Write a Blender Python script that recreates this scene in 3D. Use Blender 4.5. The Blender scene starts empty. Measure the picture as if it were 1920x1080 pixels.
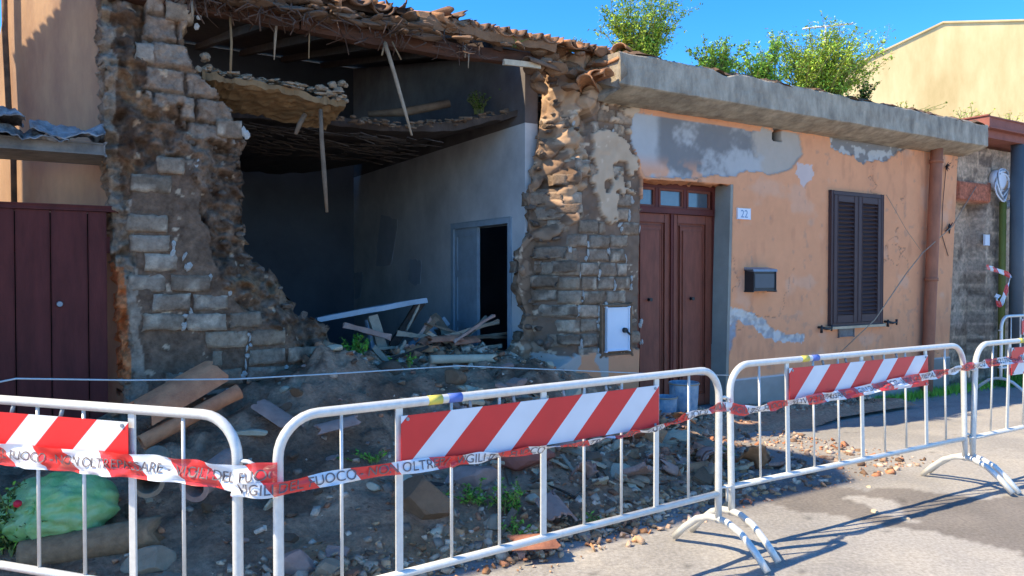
import bpy, bmesh, math, random
import numpy as np
from mathutils import Vector, Matrix
C = bpy.context.scene.collection
R = math.radians
random.seed(7)
# ------------------------------------------------------------ camera
CAMH = 1.65
PITCH = math.atan(26 / 1400)
cd = bpy.data.cameras.new('camera')
cd.lens = 36 * 1400 / 1920
cd.sensor_width = 36
cd.clip_end = 3000
cd.clip_start = 0.05
cam = bpy.data.objects.new('camera', cd)
C.objects.link(cam)
cam.location = (0, 0, CAMH)
cam.rotation_euler = (math.pi / 2 - PITCH, 0, 0)
bpy.context.scene.camera = cam
# ------------------------------------------------------------ sky and sun
w = bpy.data.worlds.new('World')
bpy.context.scene.world = w
w.use_nodes = True
nt = w.node_tree
sky = nt.nodes.new('ShaderNodeTexSky')
sky.sky_type = 'NISHITA'
sky.sun_disc = False
sky.sun_elevation = R(49.5)
sky.sun_rotation = R(254.9)
sky.altitude = 0
sky.air_density = .62
sky.dust_density = 0.1
sky.ozone_density = 4.5
nt.nodes['Background'].inputs['Strength'].default_value = 0.15
hs = nt.nodes.new('ShaderNodeHueSaturation')
hs.inputs['Saturation'].default_value = 1.28
hs.inputs['Value'].default_value = .92
nt.links.new(sky.outputs[0], hs.inputs['Color'])
nt.links.new(hs.outputs[0], nt.nodes['Background'].inputs[0])
sd = bpy.data.lights.new('sun', 'SUN')
sd.energy = 2.7
sd.angle = R(0.5)
sd.color = (1.0, 0.86, 0.62)
sun = bpy.data.objects.new('sun', sd)
C.objects.link(sun)
SUND = Vector((.822, .222, -1)).normalized()
sun.rotation_euler = SUND.to_track_quat('-Z', 'Y').to_euler()
vs = bpy.context.scene.view_settings
vs.view_transform = 'Standard'
vs.look = 'None'
vs.exposure = 1.72
vs.gamma = 1
bpy.context.scene.render.film_transparent = False
# ------------------------------------------------------------ wall frame: a along the street front, off towards the street, z up
AV = Vector((.852, .5235, 0))
NV = Vector((.5235, -.852, 0))
D = 6.2
def W(a, off, z):
    return AV * a + NV * (off - D) + Vector((0, 0, z))
def ray(px, py):
    x, y = (px - 960) / 1400, (540 - py) / 1400
    c, s = math.cos(PITCH), math.sin(PITCH)
    return Vector((x, c + y * s, y * c - s))
def onwall(px, py, off=0.0):
    d = ray(px, py)
    t = (off - D) / d.dot(NV)
    return Vector((0, 0, CAMH)) + d * t
def ah(px, py, off=0.0):
    p = onwall(px, py, off)
    return (p.dot(AV), p.z)
def atY(px, py, Y):
    d = ray(px, py)
    return Vector((0, 0, CAMH)) + d * (Y / d.y)
def onground(px, py, z=0.0):
    d = ray(px, py)
    return Vector((0, 0, CAMH)) + d * ((z - CAMH) / d.z)
def PZ(pts, off=0.0):
    return np.array([ah(x, y, off) for x, y in pts])
# ------------------------------------------------------------ numpy noise
def _h(ix, iy, s):
    v = np.sin(ix * 127.1 + iy * 311.7 + s * 74.7) * 43758.5453
    return v - np.floor(v)
def vn(x, y, s=0):
    x = np.asarray(x, float); y = np.asarray(y, float)
    ix, iy = np.floor(x), np.floor(y)
    fx, fy = x - ix, y - iy
    fx = fx * fx * (3 - 2 * fx); fy = fy * fy * (3 - 2 * fy)
    a = _h(ix, iy, s); b = _h(ix + 1, iy, s); c = _h(ix, iy + 1, s); d = _h(ix + 1, iy + 1, s)
    return a + (b - a) * fx + (c - a) * fy + (a - b - c + d) * fx * fy
def fbm(x, y, o=4, s=0):
    r = 0; amp = .5; t = 0
    for i in range(o):
        r = r + amp * vn(x * 2 ** i, y * 2 ** i, s + i * 3.1); t += amp; amp *= .5
    return r / t
def worley(x, y, s=0):
    ix, iy = np.floor(x), np.floor(y)
    best = np.full(np.shape(x), 9.0); idv = np.zeros(np.shape(x)); sec = np.full(np.shape(x), 9.0)
    for dx in (-1, 0, 1):
        for dy in (-1, 0, 1):
            cx, cy = ix + dx, iy + dy
            px_ = cx + _h(cx, cy, s + 1); py_ = cy + _h(cx, cy, s + 2)
            d = np.hypot(px_ - x, py_ - y)
            m = d < best
            sec = np.where(m, best, np.minimum(sec, d))
            idv = np.where(m, _h(cx, cy, s + 5), idv)
            best = np.minimum(best, d)
    return best, sec - best, idv
def sst(a, b, x):
    t = np.clip((x - a) / (b - a), 0, 1)
    return t * t * (3 - 2 * t)
def inpoly(x, y, poly):
    r = np.zeros(np.shape(x), bool)
    n = len(poly)
    for i in range(n):
        x1, y1 = poly[i]; x2, y2 = poly[(i + 1) % n]
        if y1 == y2: continue
        r ^= ((y1 > y) != (y2 > y)) & (x < (x2 - x1) * (y - y1) / (y2 - y1) + x1)
    return r
def zone(a, h, pts, jit=.04, fr=6, s=3, off=0.0):
    """soft irregular zone whose outline is given in photograph pixels on the wall plane"""
    P = PZ(pts, off)
    ja = a + (fbm(a * fr, h * fr, 4, s) - .5) * jit * 2.6
    jh = h + (fbm(a * fr, h * fr, 4, s + 9) - .5) * jit * 2.6
    return inpoly(ja, jh, P)
def mix(c, d, t):
    t = np.asarray(t, float)[..., None]
    return c * (1 - t) + d * t
def rgb(r, g, b):
    f = lambda c: (c / 255 / 12.92) if c / 255 <= .04045 else ((c / 255 + .055) / 1.055) ** 2.4
    return np.array([f(r), f(g), f(b)])
# ------------------------------------------------------------ materials
def new_mat(name):
    m = bpy.data.materials.new(name); m.use_nodes = True
    n = m.node_tree
    return m, n, n.nodes['Principled BSDF']
def mat(name, col, rough=.8, metal=0, var=.25, scale=8, bump=.2, bscale=60, col2=None, spec=.3, stretch=None, trans=0, attr=False, bdist=.01, tint=(1, 1, 1)):
    m, n, b = new_mat(name)
    N, L = n.nodes, n.links
    tc = N.new('ShaderNodeTexCoord'); src = tc.outputs['Object']
    if stretch:
        mp = N.new('ShaderNodeMapping'); mp.inputs['Scale'].default_value = stretch
        L.new(src, mp.inputs[0]); src = mp.outputs[0]
    no = N.new('ShaderNodeTexNoise'); no.inputs['Scale'].default_value = scale; no.inputs['Detail'].default_value = 8; no.inputs['Roughness'].default_value = .65
    L.new(src, no.inputs['Vector'])
    rm = N.new('ShaderNodeMapRange'); rm.inputs['From Min'].default_value = .3; rm.inputs['From Max'].default_value = .7
    L.new(no.outputs['Fac'], rm.inputs['Value'])
    mx = N.new('ShaderNodeMix'); mx.data_type = 'RGBA'
    L.new(rm.outputs[0], mx.inputs['Factor'])
    c = list(col)[:3]
    if attr:
        at = N.new('ShaderNodeAttribute'); at.attribute_name = 'Col'
        for k, f in ((6, 1 - var), (7, 1 + var)):
            mm = N.new('ShaderNodeMix'); mm.data_type = 'RGBA'; mm.blend_type = 'MULTIPLY'; mm.inputs['Factor'].default_value = 1
            L.new(at.outputs['Color'], mm.inputs[6]); mm.inputs[7].default_value = (f * tint[0], f * tint[1], f * tint[2], 1)
            L.new(mm.outputs[2], mx.inputs[k])
    else:
        c2 = list(col2)[:3] if col2 is not None else [x * (1 - var) for x in c]
        mx.inputs[6].default_value = (*c2, 1); mx.inputs[7].default_value = (*c, 1)
    L.new(mx.outputs[2], b.inputs['Base Color'])
    b.inputs['Roughness'].default_value = rough; b.inputs['Metallic'].default_value = metal
    b.inputs['Specular IOR Level'].default_value = spec
    if trans: b.inputs['Transmission Weight'].default_value = trans
    if bump:
        n2 = N.new('ShaderNodeTexNoise'); n2.inputs['Scale'].default_value = bscale; n2.inputs['Detail'].default_value = 6
        n2.inputs['Roughness'].default_value = .7
        L.new(src, n2.inputs['Vector'])
        bp = N.new('ShaderNodeBump'); bp.inputs['Strength'].default_value = bump; bp.inputs['Distance'].default_value = bdist
        L.new(n2.outputs['Fac'], bp.inputs['Height']); L.new(bp.outputs[0], b.inputs['Normal'])
    return m
M = {}
M['masonry'] = mat('masonry', (1, 1, 1), .97, var=.42, scale=18, bump=1.0, bscale=48, attr=True, spec=.1, bdist=.03, tint=(1.25, .95, .72))
M['plaster'] = mat('painted_plaster', (1, 1, 1), .9, var=.05, scale=5, bump=.25, bscale=120, attr=True, spec=.15)
M['earth'] = mat('earth', (1, 1, 1), .97, var=.35, scale=30, bump=.9, bscale=60, attr=True, spec=.08, bdist=.04, tint=(2.0, 1.36, .98))
M['asphalt'] = mat('asphalt', (1, 1, 1), .9, var=.28, scale=45, bump=.6, bscale=180, attr=True, spec=.25)
M['debris'] = mat('debris', (1, 1, 1), .9, var=.3, scale=25, bump=.5, bscale=90, attr=True, spec=.15, tint=(1.35, 1.02, .78))
M['masonryflat'] = mat('brick_units', (1, 1, 1), .97, var=.32, scale=26, bump=.8, bscale=70, attr=True, spec=.1, bdist=.02, tint=(1.08, .86, .66))
M['interior'] = mat('interior_paint', rgb(216, 212, 206), .85, var=.35, scale=1.6, bump=.15, bscale=30, spec=.15)
M['interiorshade'] = mat('shaded_interior_paint', rgb(104, 110, 118), .85, var=.3, scale=1.6, bump=.15, bscale=30, spec=.15)  # interior paint darkened, the shade deep in the room put into its colour
M['loft'] = mat('loft_render', rgb(120, 112, 108), .95, var=.4, scale=3, bump=.4, bscale=30)
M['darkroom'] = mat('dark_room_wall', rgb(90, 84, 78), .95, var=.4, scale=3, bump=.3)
M['beam'] = mat('old_beam', rgb(104, 70, 54), .9, var=.6, scale=4, bump=.6, bscale=14, stretch=(1, 1, 6))
M['wood'] = mat('grey_wood', rgb(140, 116, 94), .85, var=.5, scale=6, bump=.6, bscale=20)
M['woodpale'] = mat('pale_wood', rgb(176, 156, 132), .85, var=.4, scale=9, bump=.5, bscale=30)
M['wooddark'] = mat('dark_wood', rgb(84, 68, 58), .85, var=.5, scale=9, bump=.5, bscale=30)
M['planks'] = mat('loft_boards', rgb(150, 118, 82), .9, var=.5, scale=6, bump=.5, bscale=20)
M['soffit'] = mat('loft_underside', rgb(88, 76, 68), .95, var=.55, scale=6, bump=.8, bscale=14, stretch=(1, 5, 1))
M['tile'] = mat('roof_terracotta', rgb(206, 150, 106), .9, var=.45, scale=9, bump=.5, bscale=60, col2=rgb(122, 84, 62))
M['terracotta'] = mat('terracotta', rgb(200, 132, 98), .85, var=.35, scale=10, bump=.4, bscale=70, col2=rgb(130, 84, 66))
M['terrabright'] = mat('bright_terracotta', rgb(232, 152, 104), .85, var=.35, scale=10, bump=.4, bscale=70, col2=rgb(190, 116, 80))
M['terrapale'] = mat('dusty_terracotta', rgb(186, 148, 130), .9, var=.35, scale=10, bump=.4, bscale=70, col2=rgb(150, 118, 104))
M['concrete'] = mat('old_concrete', rgb(150, 146, 140), .92, var=.42, scale=5, bump=.7, bscale=50, col2=rgb(96, 94, 92))
M['stone'] = mat('stone', rgb(170, 146, 120), .9, var=.35, scale=12, bump=.5, bscale=60)
M['stonepale'] = mat('pale_stone', rgb(214, 192, 160), .9, var=.3, scale=12, bump=.5, bscale=60)
M['stonedark'] = mat('dark_stone', rgb(122, 96, 76), .95, var=.4, scale=12, bump=.7, bscale=50)
M['tornstone'] = mat('torn_stone', rgb(150, 130, 112), .97, var=.5, scale=7, bump=1.0, bscale=45, col2=rgb(92, 72, 58), bdist=.03)
M['tuff'] = mat('brown_tuff', rgb(146, 112, 84), .95, var=.35, scale=14, bump=.8, bscale=50)
M['maroon'] = mat('maroon_paint', rgb(104, 48, 42), .75, var=.45, scale=4, bump=.2, bscale=30, stretch=(3, 3, .6), spec=.3)
M['doorpaint'] = mat('door_paint', rgb(142, 76, 54), .6, var=.4, scale=5, bump=.12, bscale=20, spec=.4, stretch=(3, 3, .8))
M['doordark'] = mat('door_paint_dark', rgb(106, 46, 36), .55, var=.3, scale=3, bump=.1, spec=.3)
M['shutter'] = mat('shutter_paint', rgb(80, 60, 58), .6, var=.18, scale=6, bump=.1, spec=.3)
M['bluedoor'] = mat('blue_door_paint', rgb(168, 182, 190), .7, var=.3, scale=5, bump=.15)
M['glass'] = mat('pane_glass', rgb(92, 104, 112), .12, var=.4, scale=4, bump=0, spec=.8)
M['black'] = mat('black_metal', (.02, .02, .022), .45, var=.3, bump=.1, spec=.4)
M['white'] = mat('white_plastic', rgb(226, 228, 232), .5, var=.05, bump=.03, spec=.4)
M['zinc'] = mat('galvanised_steel', rgb(222, 220, 212), .42, metal=.25, var=.18, scale=30, bump=.15, bscale=60, spec=.5)
M['zinc2'] = mat('dull_steel', rgb(150, 154, 158), .5, metal=.3, var=.2, scale=14, bump=.08)
M['yellowp'] = mat('yellow_paint', rgb(226, 208, 96), .5, var=.2, bump=0)
M['bluep'] = mat('blue_paint', rgb(96, 120, 190), .5, var=.25, bump=0)
M['text'] = mat('black_ink', (.17, .14, .14), .6, var=.1, bump=0)
M['leaf'] = mat('leaf_green', rgb(156, 200, 72), .6, var=.4, scale=3, bump=0, col2=rgb(104, 156, 52), trans=0)
M['leafpale'] = mat('leaf_yellowgreen', rgb(196, 212, 76), .6, var=.3, scale=3, bump=0, col2=rgb(116, 148, 44))
M['leafdark'] = mat('leaf_dark', rgb(66, 92, 42), .7, var=.4, scale=3, bump=0)
M['leaffresh'] = mat('leaf_fresh', rgb(92, 150, 54), .6, var=.3, scale=3, bump=0)
M['stem'] = mat('weed_stem', rgb(134, 138, 76), .8, var=.2, bump=0)
M['flower'] = mat('yellow_flower', rgb(250, 216, 40), .6, var=.1, bump=0)
M['flowerw'] = mat('white_flower', rgb(232, 230, 214), .6, var=.1, bump=0)
M['red'] = mat('red_plastic', rgb(222, 40, 60), .5, var=.1, bump=0)
M['pipeo'] = mat('downpipe_paint', rgb(184, 116, 84), .7, var=.35, scale=2.5, bump=.15, col2=rgb(128, 84, 64), stretch=(2, 2, .7))
M['redbrown'] = mat('red_cornice_paint', rgb(160, 98, 82), .8, var=.25, scale=6, bump=.3)
M['green'] = mat('green_pipe_paint', rgb(120, 118, 52), .6, var=.25, scale=4, bump=.1)
M['greypipe'] = mat('grey_pipe', rgb(96, 100, 102), .6, var=.2, scale=3, bump=.1)
M['cream'] = mat('cream_render', rgb(232, 208, 158), .95, var=.1, scale=1.1, bump=.3, bscale=6, col2=rgb(192, 166, 116), stretch=(1, 1, .3))
M['sunwall'] = mat('peach_render', rgb(226, 184, 142), .92, var=.2, scale=1.4, bump=.4, bscale=14, col2=rgb(168, 130, 108), stretch=(1.6, 1.6, .5))
M['canvas'] = mat('weathered_sheet', rgb(172, 172, 170), .8, var=.6, scale=9, bump=.4, bscale=30, col2=rgb(70, 64, 62))
M['bag'] = mat('green_bag', rgb(172, 206, 146), .32, var=.2, scale=9, bump=.8, bscale=11, col2=rgb(120, 180, 96), spec=.5, bdist=.02)
M['log'] = mat('log_wood', rgb(170, 134, 100), .9, var=.5, scale=7, bump=.8, bscale=18, stretch=(3, 3, 3))
M['bucket'] = mat('blue_label', rgb(70, 120, 150), .5, var=.5, scale=10, bump=.05, col2=rgb(170, 180, 184))
M['cane'] = mat('cane', rgb(150, 124, 92), .85, var=.4, scale=12, bump=.2)
# ------------------------------------------------------------ object helpers
def clean(name): return name
def tag(o, label=None, cat=None, group=None, kind=None):
    if label: o['label'] = label
    if cat: o['category'] = cat
    if group: o['group'] = group
    if kind: o['kind'] = kind
    return o
def thing(name, label, cat, loc=(0, 0, 0), group=None, rotz=0):
    o = bpy.data.objects.new(name, None); C.objects.link(o)
    o.empty_display_size = .1
    o.location = loc; o.rotation_euler = (0, 0, rotz)
    return tag(o, label, cat, group)
def link(name, me, m=None, parent=None, world=True, smooth=False):
    o = bpy.data.objects.new(name, me); C.objects.link(o)
    if m is not None and not me.materials:
        me.materials.append(M[m] if isinstance(m, str) else m)
    if smooth:
        me.polygons.foreach_set('use_smooth', [True] * len(me.polygons))
    if parent:
        o.parent = parent
        if world and parent.type == 'EMPTY':
            o.matrix_parent_inverse = (Matrix.Translation(parent.location) @ parent.rotation_euler.to_matrix().to_4x4()).inverted()
    return o
def obj(name, bm, m=None, parent=None, world=True, smooth=False):
    me = bpy.data.meshes.new(name); bm.to_mesh(me); bm.free()
    return link(name, me, m, parent, world, smooth)
def npmesh(name, v, f, col=None):
    me = bpy.data.meshes.new(name)
    v = np.asarray(v, float); f = np.asarray(f, int)
    me.vertices.add(len(v)); me.vertices.foreach_set('co', v.ravel())
    k = f.shape[1]
    me.loops.add(f.size); me.loops.foreach_set('vertex_index', f.ravel())
    me.polygons.add(len(f)); me.polygons.foreach_set('loop_start', np.arange(0, f.size, k))
    me.update(calc_edges=True); me.validate()
    if col is not None:
        ca = me.color_attributes.new('Col', 'FLOAT_COLOR', 'POINT')
        c4 = np.ones((len(v), 4)); c4[:, :3] = np.clip(col, 0, 1)
        ca.data.foreach_set('color', c4.ravel())
    return me
def box(bm, cen, size, rot=None, bevel=0, basis=None):
    """box centred at cen; basis = 3 axis vectors"""
    r = bmesh.ops.create_cube(bm, size=1)
    vs_ = r['verts']
    for v in vs_:
        p = Vector((v.co.x * size[0], v.co.y * size[1], v.co.z * size[2]))
        if basis: p = basis[0] * p.x + basis[1] * p.y + basis[2] * p.z
        if rot is not None: p = rot @ p
        v.co = p + Vector(cen)
    if bevel:
        es = list({e for v in vs_ for e in v.link_edges})
        bmesh.ops.bevel(bm, geom=es, offset=bevel, segments=2, affect='EDGES', clamp_overlap=True)
    return bm
ZV = Vector((0, 0, 1))
def wbox(bm, a0, a1, o0, o1, z0, z1, bevel=0):
    return box(bm, W((a0 + a1) / 2, (o0 + o1) / 2, (z0 + z1) / 2), (abs(a1 - a0), abs(o1 - o0), abs(z1 - z0)), bevel=bevel, basis=(AV, NV, ZV))
def tube(bm, pts, r, seg=8, cap=True):
    pts = [Vector(p) for p in pts]; n = len(pts)
    rs = r if isinstance(r, (list, tuple)) else [r] * n
    rings = []; up = None
    for i, p in enumerate(pts):
        d = (pts[min(i + 1, n - 1)] - pts[max(i - 1, 0)]).normalized()
        if up is None:
            up = d.orthogonal().normalized()
        up = (up - d * up.dot(d)).normalized()
        s = d.cross(up)
        rings.append([bm.verts.new(p + (up * math.cos(t) + s * math.sin(t)) * rs[i]) for t in [2 * math.pi * k / seg for k in range(seg)]])
    for i in range(n - 1):
        for k in range(seg):
            f = bm.faces.new((rings[i][k], rings[i][(k + 1) % seg], rings[i + 1][(k + 1) % seg], rings[i + 1][k]))
            f.smooth = True
    if cap:
        bm.faces.new(rings[0][::-1]); bm.faces.new(rings[-1])
    return bm
def plank(bm, p, q, wdt, thk, up=ZV, jag=0.0, n=6, rnd=random):
    """weathered board from p to q"""
    p, q = Vector(p), Vector(q); d = (q - p).normalized()
    s = d.cross(up).normalized(); u = s.cross(d)
    rings = []
    for i in range(n + 1):
        c = p.lerp(q, i / n)
        e = jag * (2.5 if i in (0, n) else 1)
        rings.append([bm.verts.new(c + s * (wdt / 2 * a) + u * (thk / 2 * b) + Vector([rnd.uniform(-e, e) for _ in range(3)]) * .5) for a, b in ((-1, -1), (1, -1), (1, 1), (-1, 1))])
    for i in range(n):
        for k in range(4):
            bm.faces.new((rings[i][k], rings[i][(k + 1) % 4], rings[i + 1][(k + 1) % 4], rings[i + 1][k]))
    bm.faces.new(rings[0][::-1]); bm.faces.new(rings[-1])
    return bm
def rock(bm, cen, size, seed, sub=2, flat=.0, rot=None):
    rd = random.Random(seed)
    r = bmesh.ops.create_icosphere(bm, subdivisions=sub, radius=1)
    pl = [(Vector([rd.gauss(0, 1) for _ in range(3)]).normalized(), rd.uniform(.5, .85)) for _ in range(9)]
    q = Matrix.Rotation(rd.uniform(0, 6.28), 3, 'Z') @ Matrix.Rotation(rd.uniform(-.5, .5), 3, 'X') if rot is None else rot
    for v in r['verts']:
        p = v.co.copy()
        for n_, dd in pl:
            k = p.dot(n_) - dd
            if k > 0: p -= n_ * k
        p = Vector((p.x * size[0], p.y * size[1], p.z * size[2]))
        v.co = q @ p + Vector(cen)
    return bm
# ------------------------------------------------------------ relief wall
def relief(name, outer, holes, cell, hfun, cfun, thick, material, parent, jit=0.0, layers=4, blur=1, edge_rough=.012):
    """masonry sheet in the wall frame: outline polygons in (a, z), front displaced by hfun, real thickness behind"""
    polys = [np.asarray(outer)] + [np.asarray(p) for p in holes]
    a0, z0 = polys[0].min(0) - cell * 3; a1, z1 = polys[0].max(0) + cell * 3
    na, nz = int((a1 - a0) / cell) + 2, int((z1 - z0) / cell) + 2
    A, Z = np.meshgrid(a0 + np.arange(na) * cell, z0 + np.arange(nz) * cell)
    ca, cz = A[:-1, :-1] + cell / 2, Z[:-1, :-1] + cell / 2
    if jit:
        ja = (fbm(ca * 5, cz * 5, 5, 21) - .5) * jit * 2.5; jz = (fbm(ca * 5, cz * 5, 5, 31) - .5) * jit * 2.5
    else: ja = jz = 0
    if jit: k_ = sst(.0, .35, ca - np.interp(-cz, -polys[0][:7, 1], polys[0][:7, 0])) * .92 + .08; ja = ja * k_; jz = jz * k_
    inside = inpoly(ca + ja, cz + jz, polys[0])
    for p in polys[1:]: inside &= ~inpoly(ca, cz, p)
    cnt = np.zeros(A.shape, int)
    cnt[:-1, :-1] += inside; cnt[1:, :-1] += inside; cnt[:-1, 1:] += inside; cnt[1:, 1:] += inside
    used = cnt > 0
    # snap boundary vertices onto straight outlines
    if not jit:
        bi = np.argwhere(used & (cnt < 4))
        pts = np.stack([A[bi[:, 0], bi[:, 1]], Z[bi[:, 0], bi[:, 1]]], 1)
        best = np.full(len(pts), 9.0); bp = pts.copy()
        for p in polys:
            for i in range(len(p)):
                s, e = p[i], p[(i + 1) % len(p)]
                d = e - s; L2 = (d ** 2).sum()
                if L2 < 1e-9: continue
                t = np.clip(((pts - s) @ d) / L2, 0, 1)
                q = s + t[:, None] * d
                ds = np.hypot(*(q - pts).T)
                m = ds < best
                best = np.where(m, ds, best); bp[m] = q[m]
        ok = best < cell * 1.2
        A[bi[ok, 0], bi[ok, 1]] = bp[ok, 0]; Z[bi[ok, 0], bi[ok, 1]] = bp[ok, 1]
    H = hfun(A, Z)
    for _ in range(blur):
        K = H.copy()
        K[1:-1, 1:-1] = (H[1:-1, 1:-1] * 4 + H[:-2, 1:-1] + H[2:, 1:-1] + H[1:-1, :-2] + H[1:-1, 2:]) / 8
        H = K
    Cc = cfun(A, Z, H)
    idx = -np.ones(A.shape, int); u = np.argwhere(used)
    idx[used] = np.arange(len(u))
    nv = len(u)
    a, z, h = A[used], Z[used], H[used]; col = Cc[used]
    av, nvv = np.array(AV), np.array(NV)
    def P(a_, o_, z_): return a_[:, None] * av + (o_ - D)[:, None] * nvv + np.stack([0 * z_, 0 * z_, z_], 1)
    front = P(a, h, z); back = P(a, np.full(nv, -thick), z)
    ii = np.argwhere(inside)
    q = np.stack([idx[ii[:, 0], ii[:, 1]], idx[ii[:, 0], ii[:, 1] + 1], idx[ii[:, 0] + 1, ii[:, 1] + 1], idx[ii[:, 0] + 1, ii[:, 1]]], 1)
    # boundary edges
    E = np.concatenate([q[:, [0, 1]], q[:, [1, 2]], q[:, [2, 3]], q[:, [3, 0]]])
    key = np.minimum(E[:, 0], E[:, 1]) * nv + np.maximum(E[:, 0], E[:, 1])
    uq, first, c_ = np.unique(key, return_index=True, return_counts=True)
    be = E[first[c_ == 1]]
    bv = np.unique(be); remap = -np.ones(nv, int); remap[bv] = np.arange(len(bv))
    verts = [front, back]; cols = [col, col * .9]; base = 2 * nv
    lay_ids = [np.arange(nv)]
    faces = [q[:, ::1], (q + nv)[:, ::-1]]
    prev = be.copy()
    for l in range(1, layers):
        t = l / layers
        o = h[bv] * (1 - t) - thick * t
        s_a = a[bv] + (vn(z[bv] * 17 + a[bv] * 9, o * 22, 5) - .5) * 2 * edge_rough
        s_z = z[bv] + (vn(a[bv] * 17 + z[bv] * 9, o * 22, 8) - .5) * 2 * edge_rough
        verts.append(P(s_a, o, s_z)); cols.append(col[bv] * (.75 + .4 * vn(z[bv] * 20, o * 20, 3))[:, None])
        cur = remap[be] + base
        faces.append(np.stack([prev[:, 1], prev[:, 0], cur[:, 0], cur[:, 1]], 1))
        prev = cur; base += len(bv)
    cur = be + nv
    faces.append(np.stack([prev[:, 1], prev[:, 0], cur[:, 0], cur[:, 1]], 1))
    me = npmesh(name, np.concatenate(verts), np.concatenate(faces), np.concatenate(cols))
    return link(name, me, material, parent, smooth=True)
def bricks(a, h, bw, bh, s=0, wob=.012):
    hh = h + (fbm(a * 2.2, h * 2.2, 3, s + 40) - .5) * wob * 4
    aa = a + (fbm(a * 3, h * 3, 3, s + 50) - .5) * wob * 4
    row = np.floor(hh / bh)
    aa = aa + _h(row, row * 0 + 3, s) * bw * .35 + (row % 2) * bw * .5
    colm = np.floor(aa / bw)
    u = aa / bw - colm; v = hh / bh - row
    eu = np.minimum(u, 1 - u) * bw; ev = np.minimum(v, 1 - v) * bh
    tint = _h(colm, row, s + 2); tint2 = _h(colm, row, s + 7)
    r = sst(.002, .022, np.minimum(eu, ev) + (fbm(a * 25, h * 25, 3, s) - .5) * .022)
    return r, tint, tint2, eu, ev, colm, row
# ============================================================ the ruined house
house = thing('ruined_house', 'ruined single storey house, collapsed left half open to its dark room, right half painted orange', 'house', W(4.5, 0, 0))
ORANGE = rgb(233, 161, 116)
GREYP = np.array([.42, .40, .37]); PALE = np.array([.60, .58, .54]); MUD = np.array([.155, .12, .10]); MUDL = np.array([.29, .24, .205])
BR = np.array([.25, .225, .205]); BRL = np.array([.40, .38, .355]); TAN = np.array([.40, .33, .26]); MORT = np.array([.60, .55, .48])
# ---- left pillar
lpz = [(248, 330), (300, 296), (345, 300), (372, 350), (388, 430), (398, 500), (440, 556), (500, 604), (560, 640), (580, 700), (540, 800), (250, 800), (246, 600)]
LPL = np.array([ah(x, y) for x, y in [(190, -130), (193, 100), (199, 250), (211, 400), (224, 560), (238, 770), (252, 960)]])
z_tan = [(1010, 92), (1192, 92), (1150, 150), (1118, 180), (1108, 330), (1088, 318), (1062, 262), (1068, 180), (1020, 150)]
z_tan2 = [(1040, 346), (1075, 352), (1096, 330), (1106, 352), (1092, 384), (1060, 382)]
lp_out = [(190, -130), (193, 100), (199, 250), (211, 400), (224, 560), (238, 770), (252, 960),
          (690, 900), (668, 740), (640, 640), (600, 600), (575, 590), (556, 555), (540, 530), (508, 500), (485, 480), (474, 440), (466, 400), (472, 340), (462, 290), (470, 250), (445, 212), (420, 190), (398, 160), (372, 118), (350, 100), (353, 60), (345, 20), (358, -40), (352, -130)]
def lp_h(a, h):
    zb = zone(a, h, lpz, .035, 7)
    zt = zone(a, h, [(268, -150), (275, 60), (280, 150), (262, 170), (290, 200), (345, 205), (360, 260), (440, 270), (450, 215), (380, 140), (350, 100), (352, -150)], .05, 6, 8)
    r, t, t2, eu, ev, c, rw = bricks(a, h, .40, .155, 1)
    lump = fbm(a * 3.2, h * 3.2, 5, 12); w1, w2, wi = worley(a * 7, h * 7, 4)
    rdg = 1 - 2 * np.abs(fbm(a * 9, h * 11, 5, 77) - .5)
    mud = -.07 + (lump - .5) * .34 + (rdg - .8) * .16 + (vn(a * 60, h * 60, 5) - .5) * .012 + (fbm(a * 14, h * 14, 5, 17) - .5) * .11 + .07 * (.4 - w1) * (wi > .5) - .05 * sst(.62, .8, fbm(a * 5, h * 5, 3, 33))
    # slumped right part recedes
    edge = np.array([ah(x, y) for x, y in [(352, 0), (350, 100), (398, 165), (445, 215), (470, 290), (470, 400), (485, 480), (540, 530), (640, 640), (690, 900)]])
    ea = np.interp(-h, -edge[:, 1], edge[:, 0])
    mud = mud - .26 * (1 - sst(0, .42, ea - a)) + .05 * (1 - sst(0, .8, h))
    brk = -.005 - .022 * (1 - r) + (t - .5) * .022 - .04 * (t2 > .92) * r + (fbm(a * 22, h * 22, 5, 2) - .5) * .045 + (fbm(a * 7, h * 9, 3, 66) - .5) * .03
    dab = (np.minimum(eu, 1) < .035) & (vn(a * 9, h * 9, 71) > .55) & (vn(c * 3.3, rw * 2.7, 9) > .45)
    brk = np.where(dab, .004 + .014 * vn(a * 50, h * 50, 3), brk)
    R_, T_, T2_, *_r = bricks(a, h, .30, .19, 5, .02)
    top = -.02 - .06 * (1 - R_) + (T_ - .5) * .08 + (lump - .5) * .14 + (fbm(a * 20, h * 20, 5, 7) - .5) * .07
    H = np.where(zb, -.024 + (fbm(a * 22, h * 22, 4, 2) - .5) * .02, np.where(zt, top, mud))
    return H
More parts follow.
